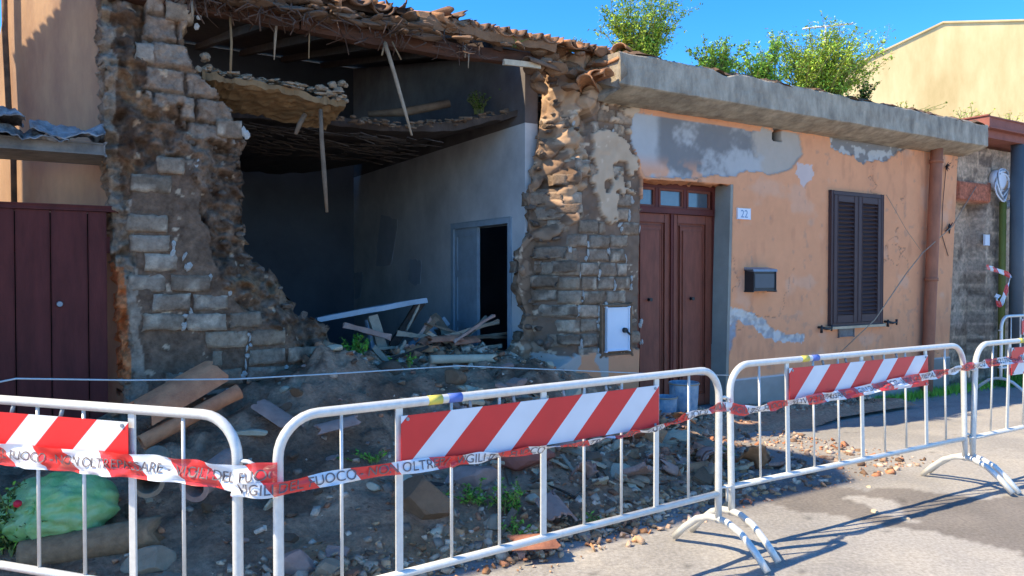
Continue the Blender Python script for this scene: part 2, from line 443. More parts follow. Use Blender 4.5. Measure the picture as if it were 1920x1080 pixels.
def lp_c(a, h, H):
    zb = zone(a, h, lpz, .035, 7)
    zt = zone(a, h, [(268, -150), (275, 60), (280, 150), (262, 170), (290, 200), (345, 205), (360, 260), (440, 270), (450, 215), (380, 140), (350, 100), (352, -150)], .05, 6, 8)
    r, t, t2, eu, ev, c, rw = bricks(a, h, .40, .155, 1)
    mud = mix(MUD * .85, MUDL, sst(.38, .68, .5 * fbm(a * 3, h * 4, 4, 51) + .5 * fbm(a * 16, h * 18, 4, 52)))
    mud = mix(mud, np.array([.34, .24, .15]), sst(.60, .78, fbm(a * 6, h * 6, 4, 61)) * .6)
    br = mix(BR * .75, BRL, t * .55 + .45 * fbm(a * 8, h * 8, 3, 5))
    br = mix(br, MUDL * .8, (1 - r) * .8)
    br = mix(br, mud, sst(.56, .66, fbm(a * 4, h * 4, 4, 99)) * .85)
    dab = (np.minimum(eu, 1) < .035) & (vn(a * 9, h * 9, 71) > .55) & (vn(c * 3.3, rw * 2.7, 9) > .45)
    br = mix(MUD * .8, MUDL * .8, fbm(a * 12, h * 12, 3, 6))
    R_, T_, T2_, *_r = bricks(a, h, .30, .19, 5, .02)
    top = mix(mix(BR, BRL * 1.05, T_), MUD, (1 - R_) * .8)
    top = mix(top, MUDL, sst(.5, .65, fbm(a * 5, h * 5, 3, 81)) * .8)
    col = np.where(zb[..., None], br, np.where(zt[..., None], top, mud))
    # splashes of plaster
    col = mix(col, np.array([.62, .58, .5]), sst(.80, .83, vn(a * 11, h * 11, 123) * .75 + .25 * vn(a * 40, h * 40, 2)) * .8)
    # plaster return on the left margin
    L = np.array([ah(x, y) for x, y in [(190, -130), (193, 100), (199, 250), (211, 400), (224, 560), (238, 770), (252, 960)]])
    ea = np.interp(-h, -L[:, 1], L[:, 0])
    st = (a - ea) < .05 + .05 * vn(h * 9, a * 0, 4) + .05 * (h < 2.2)
    pc = mix(GREYP * .85, ORANGE * .8, ((h > .85) & (h < 1.7) & (a - ea < .05)))
    return np.where(st[..., None], pc, col)
relief('broken_wall', PZ(lp_out), [], .0125, lp_h, lp_c, .5, 'masonry', house, jit=.05, layers=8, blur=0, edge_rough=.05)
# ---- right pillar and street front
DOOR = PZ([(1206, 335), (1375, 346), (1364, 800), (1196, 812)])
rp = [(1010, 95, 0), (1018, 120, -.35), (1012, 200, -.45), (998, 290, -.45), (985, 380, -.45), (990, 430, -.45), (968, 470, -.45), (966, 545, -.45), (982, 590, -.45), (975, 630, -.45), (948, 662, -.45), (938, 720, -.45), (930, 900, -.45)]
sf_out = [ah(*p) for p in rp] + [ah(x, y) for x, y in [(1772, 800), (1778, 690), (1797, 270), (1797, 240)]] + [ah(1400, 160), ah(1190, 92), ah(1100, 88)]
sf_out[-4] = (sf_out[-5][0], 3.72); sf_out[-3] = (ah(1400, 160)[0], 3.72); sf_out[-2] = (ah(1190, 92)[0], 3.85); sf_out[-1] = (ah(1100, 88)[0], 3.95)
aw0, aw1 = ah(1557, 357)[0] + .03, ah(1655, 367)[0] - .03
z_stone = [(940, 95), (1140, 95), (1128, 200), (1105, 260), (1100, 330), (1092, 380), (1060, 450), (1040, 560), (1045, 640), (1060, 700), (900, 900)]
z_bare = [(930, 60), (1196, 60), (1200, 200), (1188, 270), (1200, 320), (1205, 335), (1205, 655), (1150, 668), (1090, 668), (1040, 690), (1020, 900), (900, 900)]
z_rem = [(1105, 150), (1205, 150), (1195, 260), (1196, 330), (1172, 372), (1150, 420), (1128, 400), (1110, 300), (1118, 210)]
z_patch = [(1190, 216), (1232, 206), (1330, 222), (1420, 240), (1500, 252), (1506, 288), (1486, 318), (1440, 326), (1400, 318), (1380, 328), (1300, 332), (1212, 334), (1200, 300), (1187, 268)]
z_hole = [(1449, 236), (1466, 236), (1468, 262), (1452, 262)]
z_p2 = [(1558, 252), (1600, 252), (1700, 276), (1690, 284), (1664, 300), (1620, 305), (1590, 292), (1558, 278)]
z_p3 = [(1495, 308), (1522, 306), (1526, 330), (1508, 352), (1492, 330)]
z_crack = [(1340, 600), (1358, 576), (1392, 578), (1420, 590), (1445, 612), (1480, 628), (1512, 626), (1508, 640), (1470, 642), (1436, 634), (1412, 612), (1384, 600), (1366, 610), (1360, 640), (1342, 640)]
z_low = [(1366, 610), (1384, 600), (1374, 650), (1362, 668), (1340, 666), (1342, 620)]
z_foot = [(1035, 672), (1090, 662), (1150, 668), (1206, 650), (1206, 790), (1030, 790)]
def sf_zones(a, h):
    g = {}
    g['stone'] = zone(a, h, z_stone, .06, 5, 2)
    g['bare'] = zone(a, h, z_bare, .035, 7, 3)
    g['rem'] = zone(a, h, z_rem, .10, 8, 4) & (fbm(a * 5, h * 5, 4, 44) > .44)
    g['patch'] = zone(a, h, z_patch, .03, 5, 5)
    g['hole'] = zone(a, h, z_hole, .02, 12, 6)
    g['p2'] = zone(a, h, z_p2, .05, 9, 7)
    g['p3'] = zone(a, h, z_p3, .05, 10, 8)
    g['crack'] = zone(a, h, z_crack, .035, 12, 9)
    g['low'] = zone(a, h, z_low, .05, 12, 10)
    g['foot'] = zone(a, h, z_foot, .05, 9, 11)
    return g
def lefte(h):
    L = np.array([ah(*p) for p in rp])
    o = np.argsort(L[:, 1])
    return np.interp(h, L[o, 1], L[o, 0])
def sf_h(a, h):
    g = sf_zones(a, h)
    base = .004 * (fbm(a * 1.5, h * 1.5, 3, 1) - .5) + .003 * (fbm(a * 20, h * 20, 2, 1) - .5)
    r, t, t2, eu, ev, c, rw = bricks(a, h, .33, .15, 3)
    brk = -.035 - .024 * (1 - r) + (t - .5) * .028 - .04 * (t2 > .93) * r + (fbm(a * 22, h * 22, 5, 2) - .5) * .05 + (fbm(a * 7, h * 9, 3, 66) - .5) * .03
    dab = (eu < .03) & (vn(a * 9, h * 9, 72) > .5)
    brk = np.where(dab, -.022 + .02 * vn(a * 45, h * 45, 2), brk)
    f1, f2, wi = worley(a * 6.0, h * 6.6, 14)
    rec = sst(0, .42, 4.62 - a) * .42
    stn = -.06 + (.5 - f1) * .12 + (wi - .5) * .15 - .06 * (wi < .15) + (fbm(a * 16, h * 16, 5, 5) - .5) * .11
    H = np.where(g['bare'], np.where(g['stone'], stn, -.045 + (fbm(a * 22, h * 22, 4, 2) - .5) * .03), base)
    H = np.where(g['rem'] & g['bare'], -.004 + .01 * vn(a * 20, h * 20, 3), H)
    H = np.where(g['foot'], .004 * vn(a * 12, h * 12, 5) - .004, H)
    H = np.where(g['bare'], H - rec, H)
    crk = np.abs(fbm(a * 1.1 + 7, h * 1.3, 5, 88) - .5)
    H = np.where((crk < .0022) & ~g['bare'] & (fbm(a * .8, h * .8, 2, 5) > .5), -.012, H)
    H = np.where(g['patch'], -.026 + .006 * fbm(a * 15, h * 15, 3, 3), H)
    H = np.where(g['p2'] | g['p3'], -.024 + .02 * (fbm(a * 18, h * 18, 3, 3) - .5), H)
    H = np.where(g['p3'], -.002, H)
    H = np.where(g['crack'] | g['low'], -.03 + .035 * fbm(a * 25, h * 25, 3, 3), H)
    H = np.where(g['hole'], -.16, H)
    H = np.where((h < .40) & ~g['bare'] & (a > 5.3), .02 + .004 * vn(a * 10, h * 10, 2), H)
    return H
def sf_c(a, h, H):
    g = sf_zones(a, h)
    n1 = fbm(a * 1.3, h * 1.3, 4, 7); n2 = fbm(a * 7, h * 3, 4, 8)
    col = mix(ORANGE * .93, ORANGE * 1.06, n1)
    col = mix(col, ORANGE * np.array([.75, .72, .75]), sst(.56, .75, n2) * .4)
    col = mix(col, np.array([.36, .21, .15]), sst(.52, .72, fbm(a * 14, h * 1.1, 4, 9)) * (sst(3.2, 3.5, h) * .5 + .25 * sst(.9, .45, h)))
    crk = np.abs(fbm(a * 1.1 + 7, h * 1.3, 5, 88) - .5)
    col = mix(col, np.array([.2, .13, .09]), ((crk < .0022) & (fbm(a * .8, h * .8, 2, 5) > .5)) * .6)
    col = mix(col, np.array([.62, .50, .40]), sst(.62, .74, fbm(a * 2.1, h * 2.6, 5, 71)) * .22)
    col = mix(col, np.array([.30, .22, .18]), sst(.68, .78, fbm(a * 9, h * 9, 4, 72)) * .3)
    ad = ah(1735, 500)[0]
    col = mix(col, np.array([.28, .16, .12]), np.exp(-((a - ad + .02) / .16) ** 2) * sst(2.6, 1.2, h) * (.3 + .6 * fbm(a * 8, h * 2, 3, 4)))
    r, t, t2, eu, ev, c, rw = bricks(a, h, .33, .15, 3)
    br = mix(BR * .8, BRL, t * .6 + .4 * fbm(a * 8, h * 8, 3, 5))
    br = mix(br, TAN * .8, sst(.55, .7, fbm(a * 4, h * 4, 3, 15)) * .45)
    br = mix(br, MUDL * .7, (1 - r) * .8)
    dab = (eu < .03) & (vn(a * 9, h * 9, 72) > .5)
    br = np.where(dab[..., None], MORT, br)
    br = mix(MUD * .8, MUDL * .8, fbm(a * 12, h * 12, 3, 6))
    f1, f2, wi = worley(a * 6.0, h * 6.6, 14)
    stn = mix(np.array([.17, .13, .10]), np.array([.33, .27, .22]), wi * .7 + .3 * fbm(a * 9, h * 9, 3, 2))
    stn = mix(stn, np.array([.10, .075, .06]), sst(.16, .0, f2) * .8)
    stn = mix(stn, np.array([.10, .08, .065]), sst(.5, .66, fbm(a * 7, h * 7, 4, 27)) * .7)
    g_t = zone(a, h, z_tan, .07, 6, 61) | zone(a, h, z_tan2, .05, 8, 62)
    stn = mix(stn, TAN, g_t * .9)  # tan mud, also painting the sun patches on the torn end
    stn = mix(stn, TAN, .35 * sst(.50, .62, fbm(a * 3.1, h * 2.6, 4, 17) * .7 + .3 * sst(1.9, 3.2, h)) * .95)
    bare = np.where(g['stone'][..., None], stn, br)
    rem = mix(np.array([.40, .34, .27]), np.array([.52, .47, .40]), fbm(a * 9, h * 9, 3, 6))
    bare = np.where((g['rem'])[..., None], rem, bare)
    bare = mix(bare, np.array([.62, .58, .5]), sst(.81, .84, vn(a * 12, h * 12, 124) * .75 + .25 * vn(a * 40, h * 40, 2)) * .7)
    bare = bare * np.array([1.22, .94, .72])
    col = np.where(g['bare'][..., None], bare, col)
    foot = mix(np.array([.46, .39, .32]), ORANGE * .9, ((a > 5.02) & (h < .95)) | (fbm(a * 4, h * 4, 3, 2) > .6))
    col = np.where(g['foot'][..., None], foot, col)
    # grey blue patch
    m1 = fbm(a * 2.6, h * 3.4, 5, 66)
    pt = mix(np.array([.48, .455, .42]), np.array([.235, .22, .205]), sst(.38, .66, m1 + .25 * (fbm(a * 22, h * 22, 3, 13) - .5) + .12 * sst(2.9, 3.3, h) - .10 * sst(6.6, 7.4, a) + .12 * (fbm(a * 9, h * 9, 3, 3) - .5)) * sst(5.70, 5.85, a + .3 * (m1 - .5)))
    pt = mix(pt, np.array([.48, .40, .32]), sst(7.3, 7.45, a + .9 * (m1 - .5)))
    pt = mix(pt, ORANGE, sst(.52, .6, fbm(a * 3.3, h * 3.3, 4, 31)) * sst(3.0, 2.75, h) * .8)
    col = np.where(g['patch'][..., None], pt, col)
    strip = zone(a, h, [(1209, 197), (1432, 236), (1428, 247), (1209, 212)], .01, 6, 41)
    col = np.where(strip[..., None], ORANGE * .92, col)
    p2 = mix(np.array([.50, .48, .44]), np.array([.25, .23, .21]), sst(.5, .6, fbm(a * 9, h * 12, 3, 9) + .1 * sst(3.3, 3.45, h)))
    col = np.where((g['p2'] | g['p3'])[..., None], p2, col)
    col = np.where(g['p3'][..., None], mix(np.array([.58, .56, .54]), ORANGE, .3 * np.ones_like(a)), col)
    cr = mix(np.array([.64, .58, .50]), np.array([.40, .37, .34]), sst(.42, .7, fbm(a * 16, h * 16, 3, 19)))
    col = np.where(g['crack'][..., None], cr, col)
    col = np.where(g['low'][..., None], np.array([.36, .35, .35]), col)
    col = np.where(g['hole'][..., None], np.array([.03, .025, .02]), col)
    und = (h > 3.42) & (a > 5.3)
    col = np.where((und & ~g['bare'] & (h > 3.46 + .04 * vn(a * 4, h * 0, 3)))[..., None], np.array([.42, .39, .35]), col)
    pl = (h < .40) & (a > 5.3)
    plc = mix(np.array([.40, .37, .33]), np.array([.22, .19, .15]), fbm(a * 3, h * 5, 4, 55))
    plc = mix(plc, np.array([.55, .53, .50]), (h > .375))
    col = np.where((pl & ~g['bare'])[..., None], plc, col)
    return col
relief('front_wall', np.array(sf_out), [DOOR], .0145, sf_h, sf_c, .40, 'plaster', house, jit=0, layers=7, blur=0, edge_rough=.03)
# door reveals in grey render

# ---- individual brick units laid on the bare masonry, built as one skin of each wall
def brickskin(name, zpts, bw, bh, base, seed, skip=.05, rec=None, jit=.03, excl=None, smax=1.0, tones=None, zoff=0.0, dz=0.0, rgh=1.0, prv=.005, clip=False, left=False):
    rr = np.random.RandomState(seed); zp = PZ(zpts); a0, z0 = zp.min(0); a1, z1 = zp.max(0)
    vv, ff, cc = [], [], []; nb = 0; dabs = []
    nu, nw = 9, 5
    for row in range(int(z0 / bh) - 1, int(z1 / bh) + 2):
        x = a0 - rr.uniform(0, bw)
        while x < a1:
            w_ = bw * rr.uniform(.78, 1.12); h_ = bh * rr.uniform(.91, .985)
            ca, cz = x + w_ / 2, (row + .5) * bh + rr.normal(0, .003) + dz * math.sin(x * 1.7)
            x += w_ + rr.uniform(.005, .014)
            js = [(float(fbm(np.array(p_ * 5.), np.array(cz * 5.), 3, seed)) - .5) * jit * 4 for p_ in (ca,)][0]
            if not inpoly(np.array([ca + js]), np.array([cz]), zp).all(): continue
            if excl is not None and excl(ca, cz, w_): continue
            if clip and (ca - w_ * .5 < float(lefte(np.array(cz))) - .03 or ca + w_ * .5 > 5.5): continue
            if left and (ca - w_ * .5 < float(np.interp(-cz, -LPL[:, 1], LPL[:, 0])) + .05 or float(fbm(np.array(ca * 2.6), np.array(cz * 3.1), 3, 91)) > .62): continue
            if rr.rand() < skip: continue
            pr = base + rr.normal(0, prv); rv = 0
            U, Vv = np.meshgrid(np.linspace(-.5, .5, nu), np.linspace(-.5, .5, nw))
            U, Vv = U.ravel(), Vv.ravel()
            gi = len(vv) and sum(len(q) for q in vv)
            A_ = ca + U * w_; Z_ = cz + Vv * h_ + U * w_ * rr.normal(0, .012)
            edge = (np.abs(U) > .49) | (np.abs(Vv) > .49)
            n1 = fbm(A_ * 28, Z_ * 28, 4, seed) - .5; n2 = vn(A_ * 15, Z_ * 15, seed + 3)
            O_ = pr - (rec(A_) if rec else 0) + n1 * .020 * rgh - edge * (.003 + .012 * (n2 > .6)) - .03 * (rr.rand() < .12) * (U > rr.uniform(-.2, .4))
            A2 = A_ - np.sign(U) * edge * (np.abs(U) > .49) * .016 * n2 * rgh; Z2 = Z_ - np.sign(Vv) * (np.abs(Vv) > .49) * .012 * rgh * vn(A_ * 22, Z_ * 9, seed + 5)
            F3 = A2[:, None] * np.array(AV) + (O_ - D)[:, None] * np.array(NV); F3[:, 2] = Z2
            B3 = A2[:, None] * np.array(AV) + (O_ - .09 - D)[:, None] * np.array(NV); B3[:, 2] = Z2
            t = rr.rand(); tn = tones[rr.randint(len(tones))]
            col = np.array(tn) * (.78 + .5 * t) * (.8 + .5 * fbm(A_ * 10, Z_ * 10, 3, seed + 1))[:, None]
            col = mix(col, MUDL * .8, sst(.52, .62, fbm(A_ * 5, Z_ * 6, 3, seed + 2)) * .8)
            col = mix(col, np.array([.60, .57, .52]), sst(.74, .80, vn(A_ * 14, Z_ * 14, seed + 9)) * .6)
            vv.append(F3); cc.append(col); vv.append(B3); cc.append(col * .6)
            n = nu * nw
            I_ = np.arange(n).reshape(nw, nu) + gi
            f = [(I_[j, i], I_[j, i + 1], I_[j + 1, i + 1], I_[j + 1, i]) for j in range(nw - 1) for i in range(nu - 1)]
            per = [I_[0, i] for i in range(nu)] + [I_[j, nu - 1] for j in range(1, nw)] + [I_[nw - 1, i] for i in range(nu - 2, -1, -1)] + [I_[j, 0] for j in range(nw - 2, 0, -1)]
            for k in range(len(per)):
                p, q = per[k], per[(k + 1) % len(per)]; f.append((q, p, p + n, q + n))
            ff += f; nb += 1
            if rr.rand() < .52: dabs.append((ca + w_ / 2 + .007, cz + rr.normal(0, .01), pr - (float(rec(np.array(ca + w_ / 2))) if rec else 0), h_))
    me = npmesh(name, np.concatenate(vv), np.array(ff), np.concatenate(cc))
    o = link(name, me, 'masonryflat', house)
    bm = bmesh.new()
    for i, (a_, z_, p_, h_) in enumerate(dabs):
        n = rr.randint(1, 4)
        for k in range(n): rock(bm, W(a_ + rr.normal(0, .008), p_ - .012, z_ + rr.uniform(-.45, .45) * h_), (rr.uniform(.012, .032), .018, rr.uniform(.02, .06)), seed * 500 + i * 5 + k, sub=1, rot=frame3(rr))
    o2 = obj('mortar_dabs', bm, 'mortar', house); o2['kind'] = 'stuff'
    return o
def frame3(rr):
    m = Matrix((AV, NV, ZV)).transposed(); return m @ Matrix.Rotation(rr.normal(0, .3), 3, 'Y')
M['mortar'] = mat('white_mortar', rgb(196, 188, 176), .95, var=.35, scale=30, bump=.6, bscale=60, col2=rgb(150, 140, 128))
TL = [(.31, .29, .27), (.37, .35, .33), (.25, .225, .20), (.28, .245, .21)]
brickskin('brickwork', lpz, .31, .150, -.004, 3, skip=.02, tones=TL, jit=.02, dz=.008, left=True, rgh=1.5)
lpt = [(262, -100), (266, 60), (272, 150), (250, 168), (290, 205), (350, 210), (362, 262), (446, 276), (458, 225), (385, 142), (346, 100), (350, -100)]
brickskin('upper_blockwork', lpt, .26, .17, .0, 4, skip=.12, tones=[(.34, .32, .30), (.28, .25, .22), (.42, .40, .38)], jit=.03, rec=lambda a: a * 0 + .03, left=True, rgh=2.0)
TR = [(.30, .27, .24), (.35, .315, .285), (.24, .21, .18), (.30, .25, .21)]
rec_ = lambda a: sst(0, .42, 4.62 - a) * .42
ex = lambda a, z, w: (zone(np.array([a]), np.array([z]), z_rem, .10, 8, 4)[0] and float(fbm(np.array(a * 5), np.array(z * 5), 4, 44)) > .46 and z > 1.9)
rpz = [(1030, 372), (1110, 352), (1100, 250), (1112, 180), (1200, 185), (1192, 270), (1203, 330), (1203, 652), (1150, 664), (1080, 664), (1040, 672), (1062, 655), (1062, 600), (1062, 520), (1066, 440)]
brickskin('pillar_brickwork', rpz, .27, .148, -.022, 5, skip=.05, tones=TR, jit=.02, rec=rec_, excl=ex, clip=True)
bsk = [(1015, 130), (1066, 120), (1066, 262), (1100, 330), (1080, 400), (1075, 470), (1075, 640), (1040, 700), (900, 720), (900, 400), (985, 300)]
brickskin('torn_blocks', bsk, .24, .15, -.03, 15, skip=.06, tones=[(.19, .165, .145), (.24, .21, .185), (.15, .13, .115), (.26, .24, .225)], jit=.05, rec=rec_, rgh=2.6, prv=.035, clip=True)
# ---- angular broken stones bedded in the torn wall end
rr = np.random.RandomState(8); bm = bmesh.new(); poly = PZ([(985, 120), (1120, 110), (1128, 200), (1105, 260), (1110, 350), (1060, 400), (1030, 470), (1030, 640), (1010, 690), (960, 700)], 0)
for k in range(150):
    z = rr.uniform(.75, 3.75); a = rr.uniform(4.12, 4.75)
    if a > np.interp(z, [.7, 1.6, 2.3, 2.9, 3.75], [4.45, 4.42, 4.55, 4.70, 4.72]): continue
    if z > 2.5 and a > 4.35 and rr.rand() < .9: continue
    le = float(lefte(np.array(z))); a = max(a, le + .03)
    s = rr.uniform(.02, .06)
    o_ = -.04 - rec_(a) + rr.uniform(-.05, .02)
    rock(bm, W(a, o_, z), (s * rr.uniform(1, 1.8), s, s * rr.uniform(.5, .9)), 5000 + k, sub=2)
obj('torn_masonry', bm, 'tornstone', house)['kind'] = 'stuff'
bm = bmesh.new()
L = np.array([ah(x, y) for x, y in [(352, 0), (350, 100), (398, 165), (445, 215), (470, 290), (470, 400), (485, 480), (540, 530), (600, 600), (640, 640), (680, 760)]])
for k in range(70):
    z = rr.uniform(.6, 3.9); e_ = float(np.interp(-z, -L[:, 1], L[:, 0])); a = e_ - abs(rr.normal(0, .16)) - .03
    s = rr.uniform(.015, .05); o_ = -.20 + .1 * min(1, (e_ - a) / .4) + rr.uniform(-.08, .03)
    rock(bm, W(a, o_, z), (s * rr.uniform(1, 1.7), s, s * rr.uniform(.5, .9)), 7000 + k, sub=2)
obj('torn_masonry', bm, 'tornstone', house)['kind'] = 'stuff'
# ---- reveal of the doorway (rendered grey), threshold and the door itself
p0, p1 = ah(1206, 335), ah(1375, 346); q0, q1 = ah(1196, 800), ah(1364, 800)
bm = bmesh.new()
for (x0, z0_, x1, z1_, dx, dz) in ((q1[0], 0.02, p1[0], p1[1], .045, 0),):
    vs4 = [W(x0 - dx, .002, z0_), W(x1 - dx, .002, z1_), W(x1 - dx, -.39, z1_), W(x0 - dx, -.39, z0_)]
    vo = [bm.verts.new(v) for v in vs4] + [bm.verts.new(v + AV * .042) for v in vs4]
    for f in ((0, 1, 2, 3), (7, 6, 5, 4), (0, 4, 5, 1), (1, 5, 6, 2), (2, 6, 7, 3), (3, 7, 4, 0)): bm.faces.new([vo[i] for i in f])
M['reveal'] = mat('reveal_render', rgb(158, 154, 140), .9, var=.25, scale=3, bump=.3, bscale=30)
obj('door_reveal', bm, 'reveal', house)
bm = bmesh.new(); wbox(bm, q0[0] - .02, q1[0] + .0, -.42, .06, -.06, .07, .01); obj('threshold', bm, 'concrete', house)
da0, da1, dz0, dz1 = q0[0] - .02, p1[0] - .03, .07, p0[1] + .01
do = -.24
bm = bmesh.new()
zt = 2.36
wbox(bm, da0, da0 + .07, do - .06, do, dz0, dz1, .006); wbox(bm, da1 - .07, da1, do - .06, do, dz0, dz1, .006)
wbox(bm, da0 + .07, da1 - .07, do - .06, do, dz1 - .06, dz1, .006); wbox(bm, da0 + .07, da1 - .07, do - .06, do + .03, zt - .01, zt + .06, .008)
nP = 3; pw = (da1 - da0 - .14) / nP
for i in range(1, nP): wbox(bm, da0 + .07 + i * pw - .03, da0 + .07 + i * pw + .03, do - .05, do - .004, zt + .06, dz1 - .06, .005)
front_door = obj('door', bm, 'doordark', house)
for i in range(nP):
    bm = bmesh.new(); wbox(bm, da0 + .07 + i * pw + .03, da0 + .07 + (i + 1) * pw - .03, do - .035, do - .028, zt + .06, dz1 - .06)
    obj('pane', bm, 'glass', front_door)
    bm = bmesh.new()
    x0, x1 = da0 + .07 + i * pw + .03, da0 + .07 + (i + 1) * pw - .03
    for (u0, u1, v0, v1) in ((x0, x1, zt + .06, zt + .085), (x0, x1, dz1 - .085, dz1 - .06), (x0, x0 + .025, zt + .085, dz1 - .085), (x1 - .025, x1, zt + .085, dz1 - .085)):
        wbox(bm, u0, u1, do - .027, do - .008, v0, v1, .004)
    obj('pane_bead', bm, 'doorpaint', front_door)
mid = (da0 + da1) / 2
for k, (x0, x1) in enumerate(((da0 + .075, mid - .003), (mid + .003, da1 - .075))):
    bm = bmesh.new()
    z0_, z1_ = dz0 + .01, zt - .015
    s = .10
    wbox(bm, x0, x1, do - .05, do - .025, z0_, z1_)
    for (u0, u1, v0, v1) in ((x0, x0 + s, z0_, z1_), (x1 - s, x1, z0_, z1_), (x0 + s, x1 - s, z0_, z0_ + .13), (x0 + s, x1 - s, z1_ - s, z1_)):
        wbox(bm, u0, u1, do - .024, do - .004, v0, v1, .006)
    wbox(bm, x0 + s + .035, x1 - s - .035, do - .024, do - .006, z0_ + .165, z1_ - s - .035, .012)
    wbox(bm, x0 + s + .075, x1 - s - .075, do - .0055, do + .004, z0_ + .22, z1_ - s - .09, .006)
    lf = obj('door_leaf', bm, 'doorpaint', front_door)
    bm = bmesh.new()
    kx = (x0 + x1) / 2 - .02
    tube(bm, [W(kx, do - .01, 1.36), W(kx, do + .02, 1.36), W(kx, do + .05, 1.36)], [.03, .012, .022], 10)
    obj('door_knob', bm, 'black', lf)
bm = bmesh.new(); wbox(bm, mid - .022, mid + .022, do - .003, do + .014, dz0 + .01, zt - .015, .006); obj('astragal', bm, 'doordark', front_door)
# ---- window with closed louvred shutters
w0 = ah(1556, 357); w1 = ah(1655, 367); w2 = ah(1646, 607); w3 = ah(1549, 612)
wa0, wa1, wz0, wz1 = (w0[0] + w3[0]) / 2, (w1[0] + w2[0]) / 2, (w2[1] + w3[1]) / 2, (w0[1] + w1[1]) / 2
bm = bmesh.new()
for (u0, u1, v0, v1) in ((wa0, wa0 + .05, wz0, wz1), (wa1 - .05, wa1, wz0, wz1), (wa0 + .05, wa1 - .05, wz1 - .05, wz1), (wa0 + .05, wa1 - .05, wz0, wz0 + .04)):
    wbox(bm, u0, u1, -.02, .045, v0, v1, .005)
wbox(bm, wa0 + .05, wa1 - .05, -.02, .006, wz0 + .04, wz1 - .05)
win = obj('window', bm, 'shutter', house)
mid = (wa0 + wa1) / 2
for (x0, x1) in ((wa0 + .053, mid - .003), (mid + .003, wa1 - .053)):
    bm = bmesh.new()
    z0_, z1_ = wz0 + .045, wz1 - .055
    s = .085
    for (u0, u1, v0, v1) in ((x0, x0 + s, z0_, z1_), (x1 - s, x1, z0_, z1_), (x0 + s, x1 - s, z0_, z0_ + .10), (x0 + s, x1 - s, z1_ - s, z1_)):
        wbox(bm, u0, u1, .010, .05, v0, v1, .005)
    n = 27; zz0 = z0_ + .10; zz1 = z1_ - s
    for i in range(n):
        zc = zz0 + (i + .5) * (zz1 - zz0) / n
        box(bm, W((x0 + x1) / 2, .028, zc), (x1 - x0 - 2 * s, .052, .010), basis=(AV, (NV + ZV * -.9).normalized(), (ZV + NV * .9).normalized()))
    obj('shutter', bm, 'shutter', win)
bm = bmesh.new(); wbox(bm, wa0 - .04, wa1 + .03, -.02, .07, wz0 - .035, wz0 - .002, .006); obj('window_sill', bm, 'stonepale', house)
bm = bmesh.new(); wbox(bm, wa0 + .22, wa0 + .55, -.02, .014, wz0 - .15, wz0 - .04, .01); obj('render_repair', bm, 'concrete', house)
for (x, y) in ((1543, 616), (1666, 605)):
    a_, z_ = ah(x, y)
    bm = bmesh.new()
    tube(bm, [W(a_ - .10, .0, z_ + .02), W(a_ - .10, .05, z_ + .02), W(a_ - .02, .07, z_), W(a_ + .08, .07, z_ + .01)], [.014, .018, .016, .012], 8)
    tube(bm, [W(a_ - .1, .05, z_ - .05), W(a_ - .1, .055, z_ + .05)], [.02, .012], 8)
    tube(bm, [W(a_ + .08, .07, z_ - .03), W(a_ + .08, .07, z_ + .05)], [.012, .018], 8)
    obj('shutter_stop', bm, 'black', house)
# ---- cornice: coved concrete eave slab
def sweep(name, a0, a1, prof, m, parent, step=.06, rough=.012, seed=1, endj=.0, rag=None):
    n = int((a1 - a0) / step); k = len(prof); P = []
    rd = random.Random(seed)
    prof2 = []
    for i in range(k):
        o0, z0_ = prof[i]; o1, z1_ = prof[(i + 1) % k]
        L = math.hypot(o1 - o0, z1_ - z0_); m_ = max(1, int(L / .05))
        for j in range(m_): prof2.append((o0 + (o1 - o0) * j / m_, z0_ + (z1_ - z0_) * j / m_))
    k = len(prof2)
    vv = []
    for i in range(n + 1):
        a_ = a0 + (a1 - a0) * i / n
        for j, (o, z_) in enumerate(prof2):
            e = (float(fbm(a_ * 6 + j * .35, o * 9 + z_ * 7, 4, seed)) - .5) * 2 * rough
            e2 = (float(fbm(a_ * 9, o * 11 + z_ * 9, 3, seed + 4)) - .5) * 2 * rough
            da = 0
            if i in (0,): da = endj * (float(vn(o * 9, z_ * 14, seed)) - .4)
            dz = rag(a_, o, z_) if rag else 0
            vv.append(W(a_ + da, o + e, z_ + e2 + dz))
    ff = []
    for i in range(n):
        for j in range(k):
            b = i * k
            ff.append((b + j, b + (j + 1) % k, b + k + (j + 1) % k, b + k + j))
    bm = bmesh.new()
    bv = [bm.verts.new(v) for v in vv]
    for f in ff: bm.faces.new([bv[x] for x in f])
    bm.faces.new([bv[x] for x in range(k)][::-1]); bm.faces.new([bv[n * k + x] for x in range(k)])
    bmesh.ops.recalc_face_normals(bm, faces=bm.faces)
    return obj(name, bm, m, parent)
M['cornice'] = mat('cornice_concrete', rgb(202, 186, 162), .94, var=.5, scale=3, bump=.9, bscale=30, col2=rgb(132, 120, 104), stretch=(2.2, 2.2, 1.0), bdist=.02)
ca0, ca1 = ah(1175, 110, .4)[0], ah(1850, 240, .4)[0] + .05
ragf = lambda a_, o, z_: (-.05 * max(0, float(vn(a_ * 3, o * 3, 7)) - .55) * 2 if z_ > 3.8 else 0)
sweep('cornice', ca0 - .05, ca1, [(-.35, 3.56), (.0, 3.45), (.12, 3.462), (.26, 3.50), (.385, 3.545), (.40, 3.555), (.40, 3.86), (.39, 3.875), (.30, 3.885), (-.35, 3.94)], 'cornice', house, rough=.010, endj=.25, rag=ragf)
# soil washed on the cornice top
sweep('roof_soil', ca0 + .1, ca1 - .1, [(-.3, 3.9), (.39, 3.868), (.33, 3.905), (-.1, 3.965)], 'stonedark', house, rough=.05, seed=9)
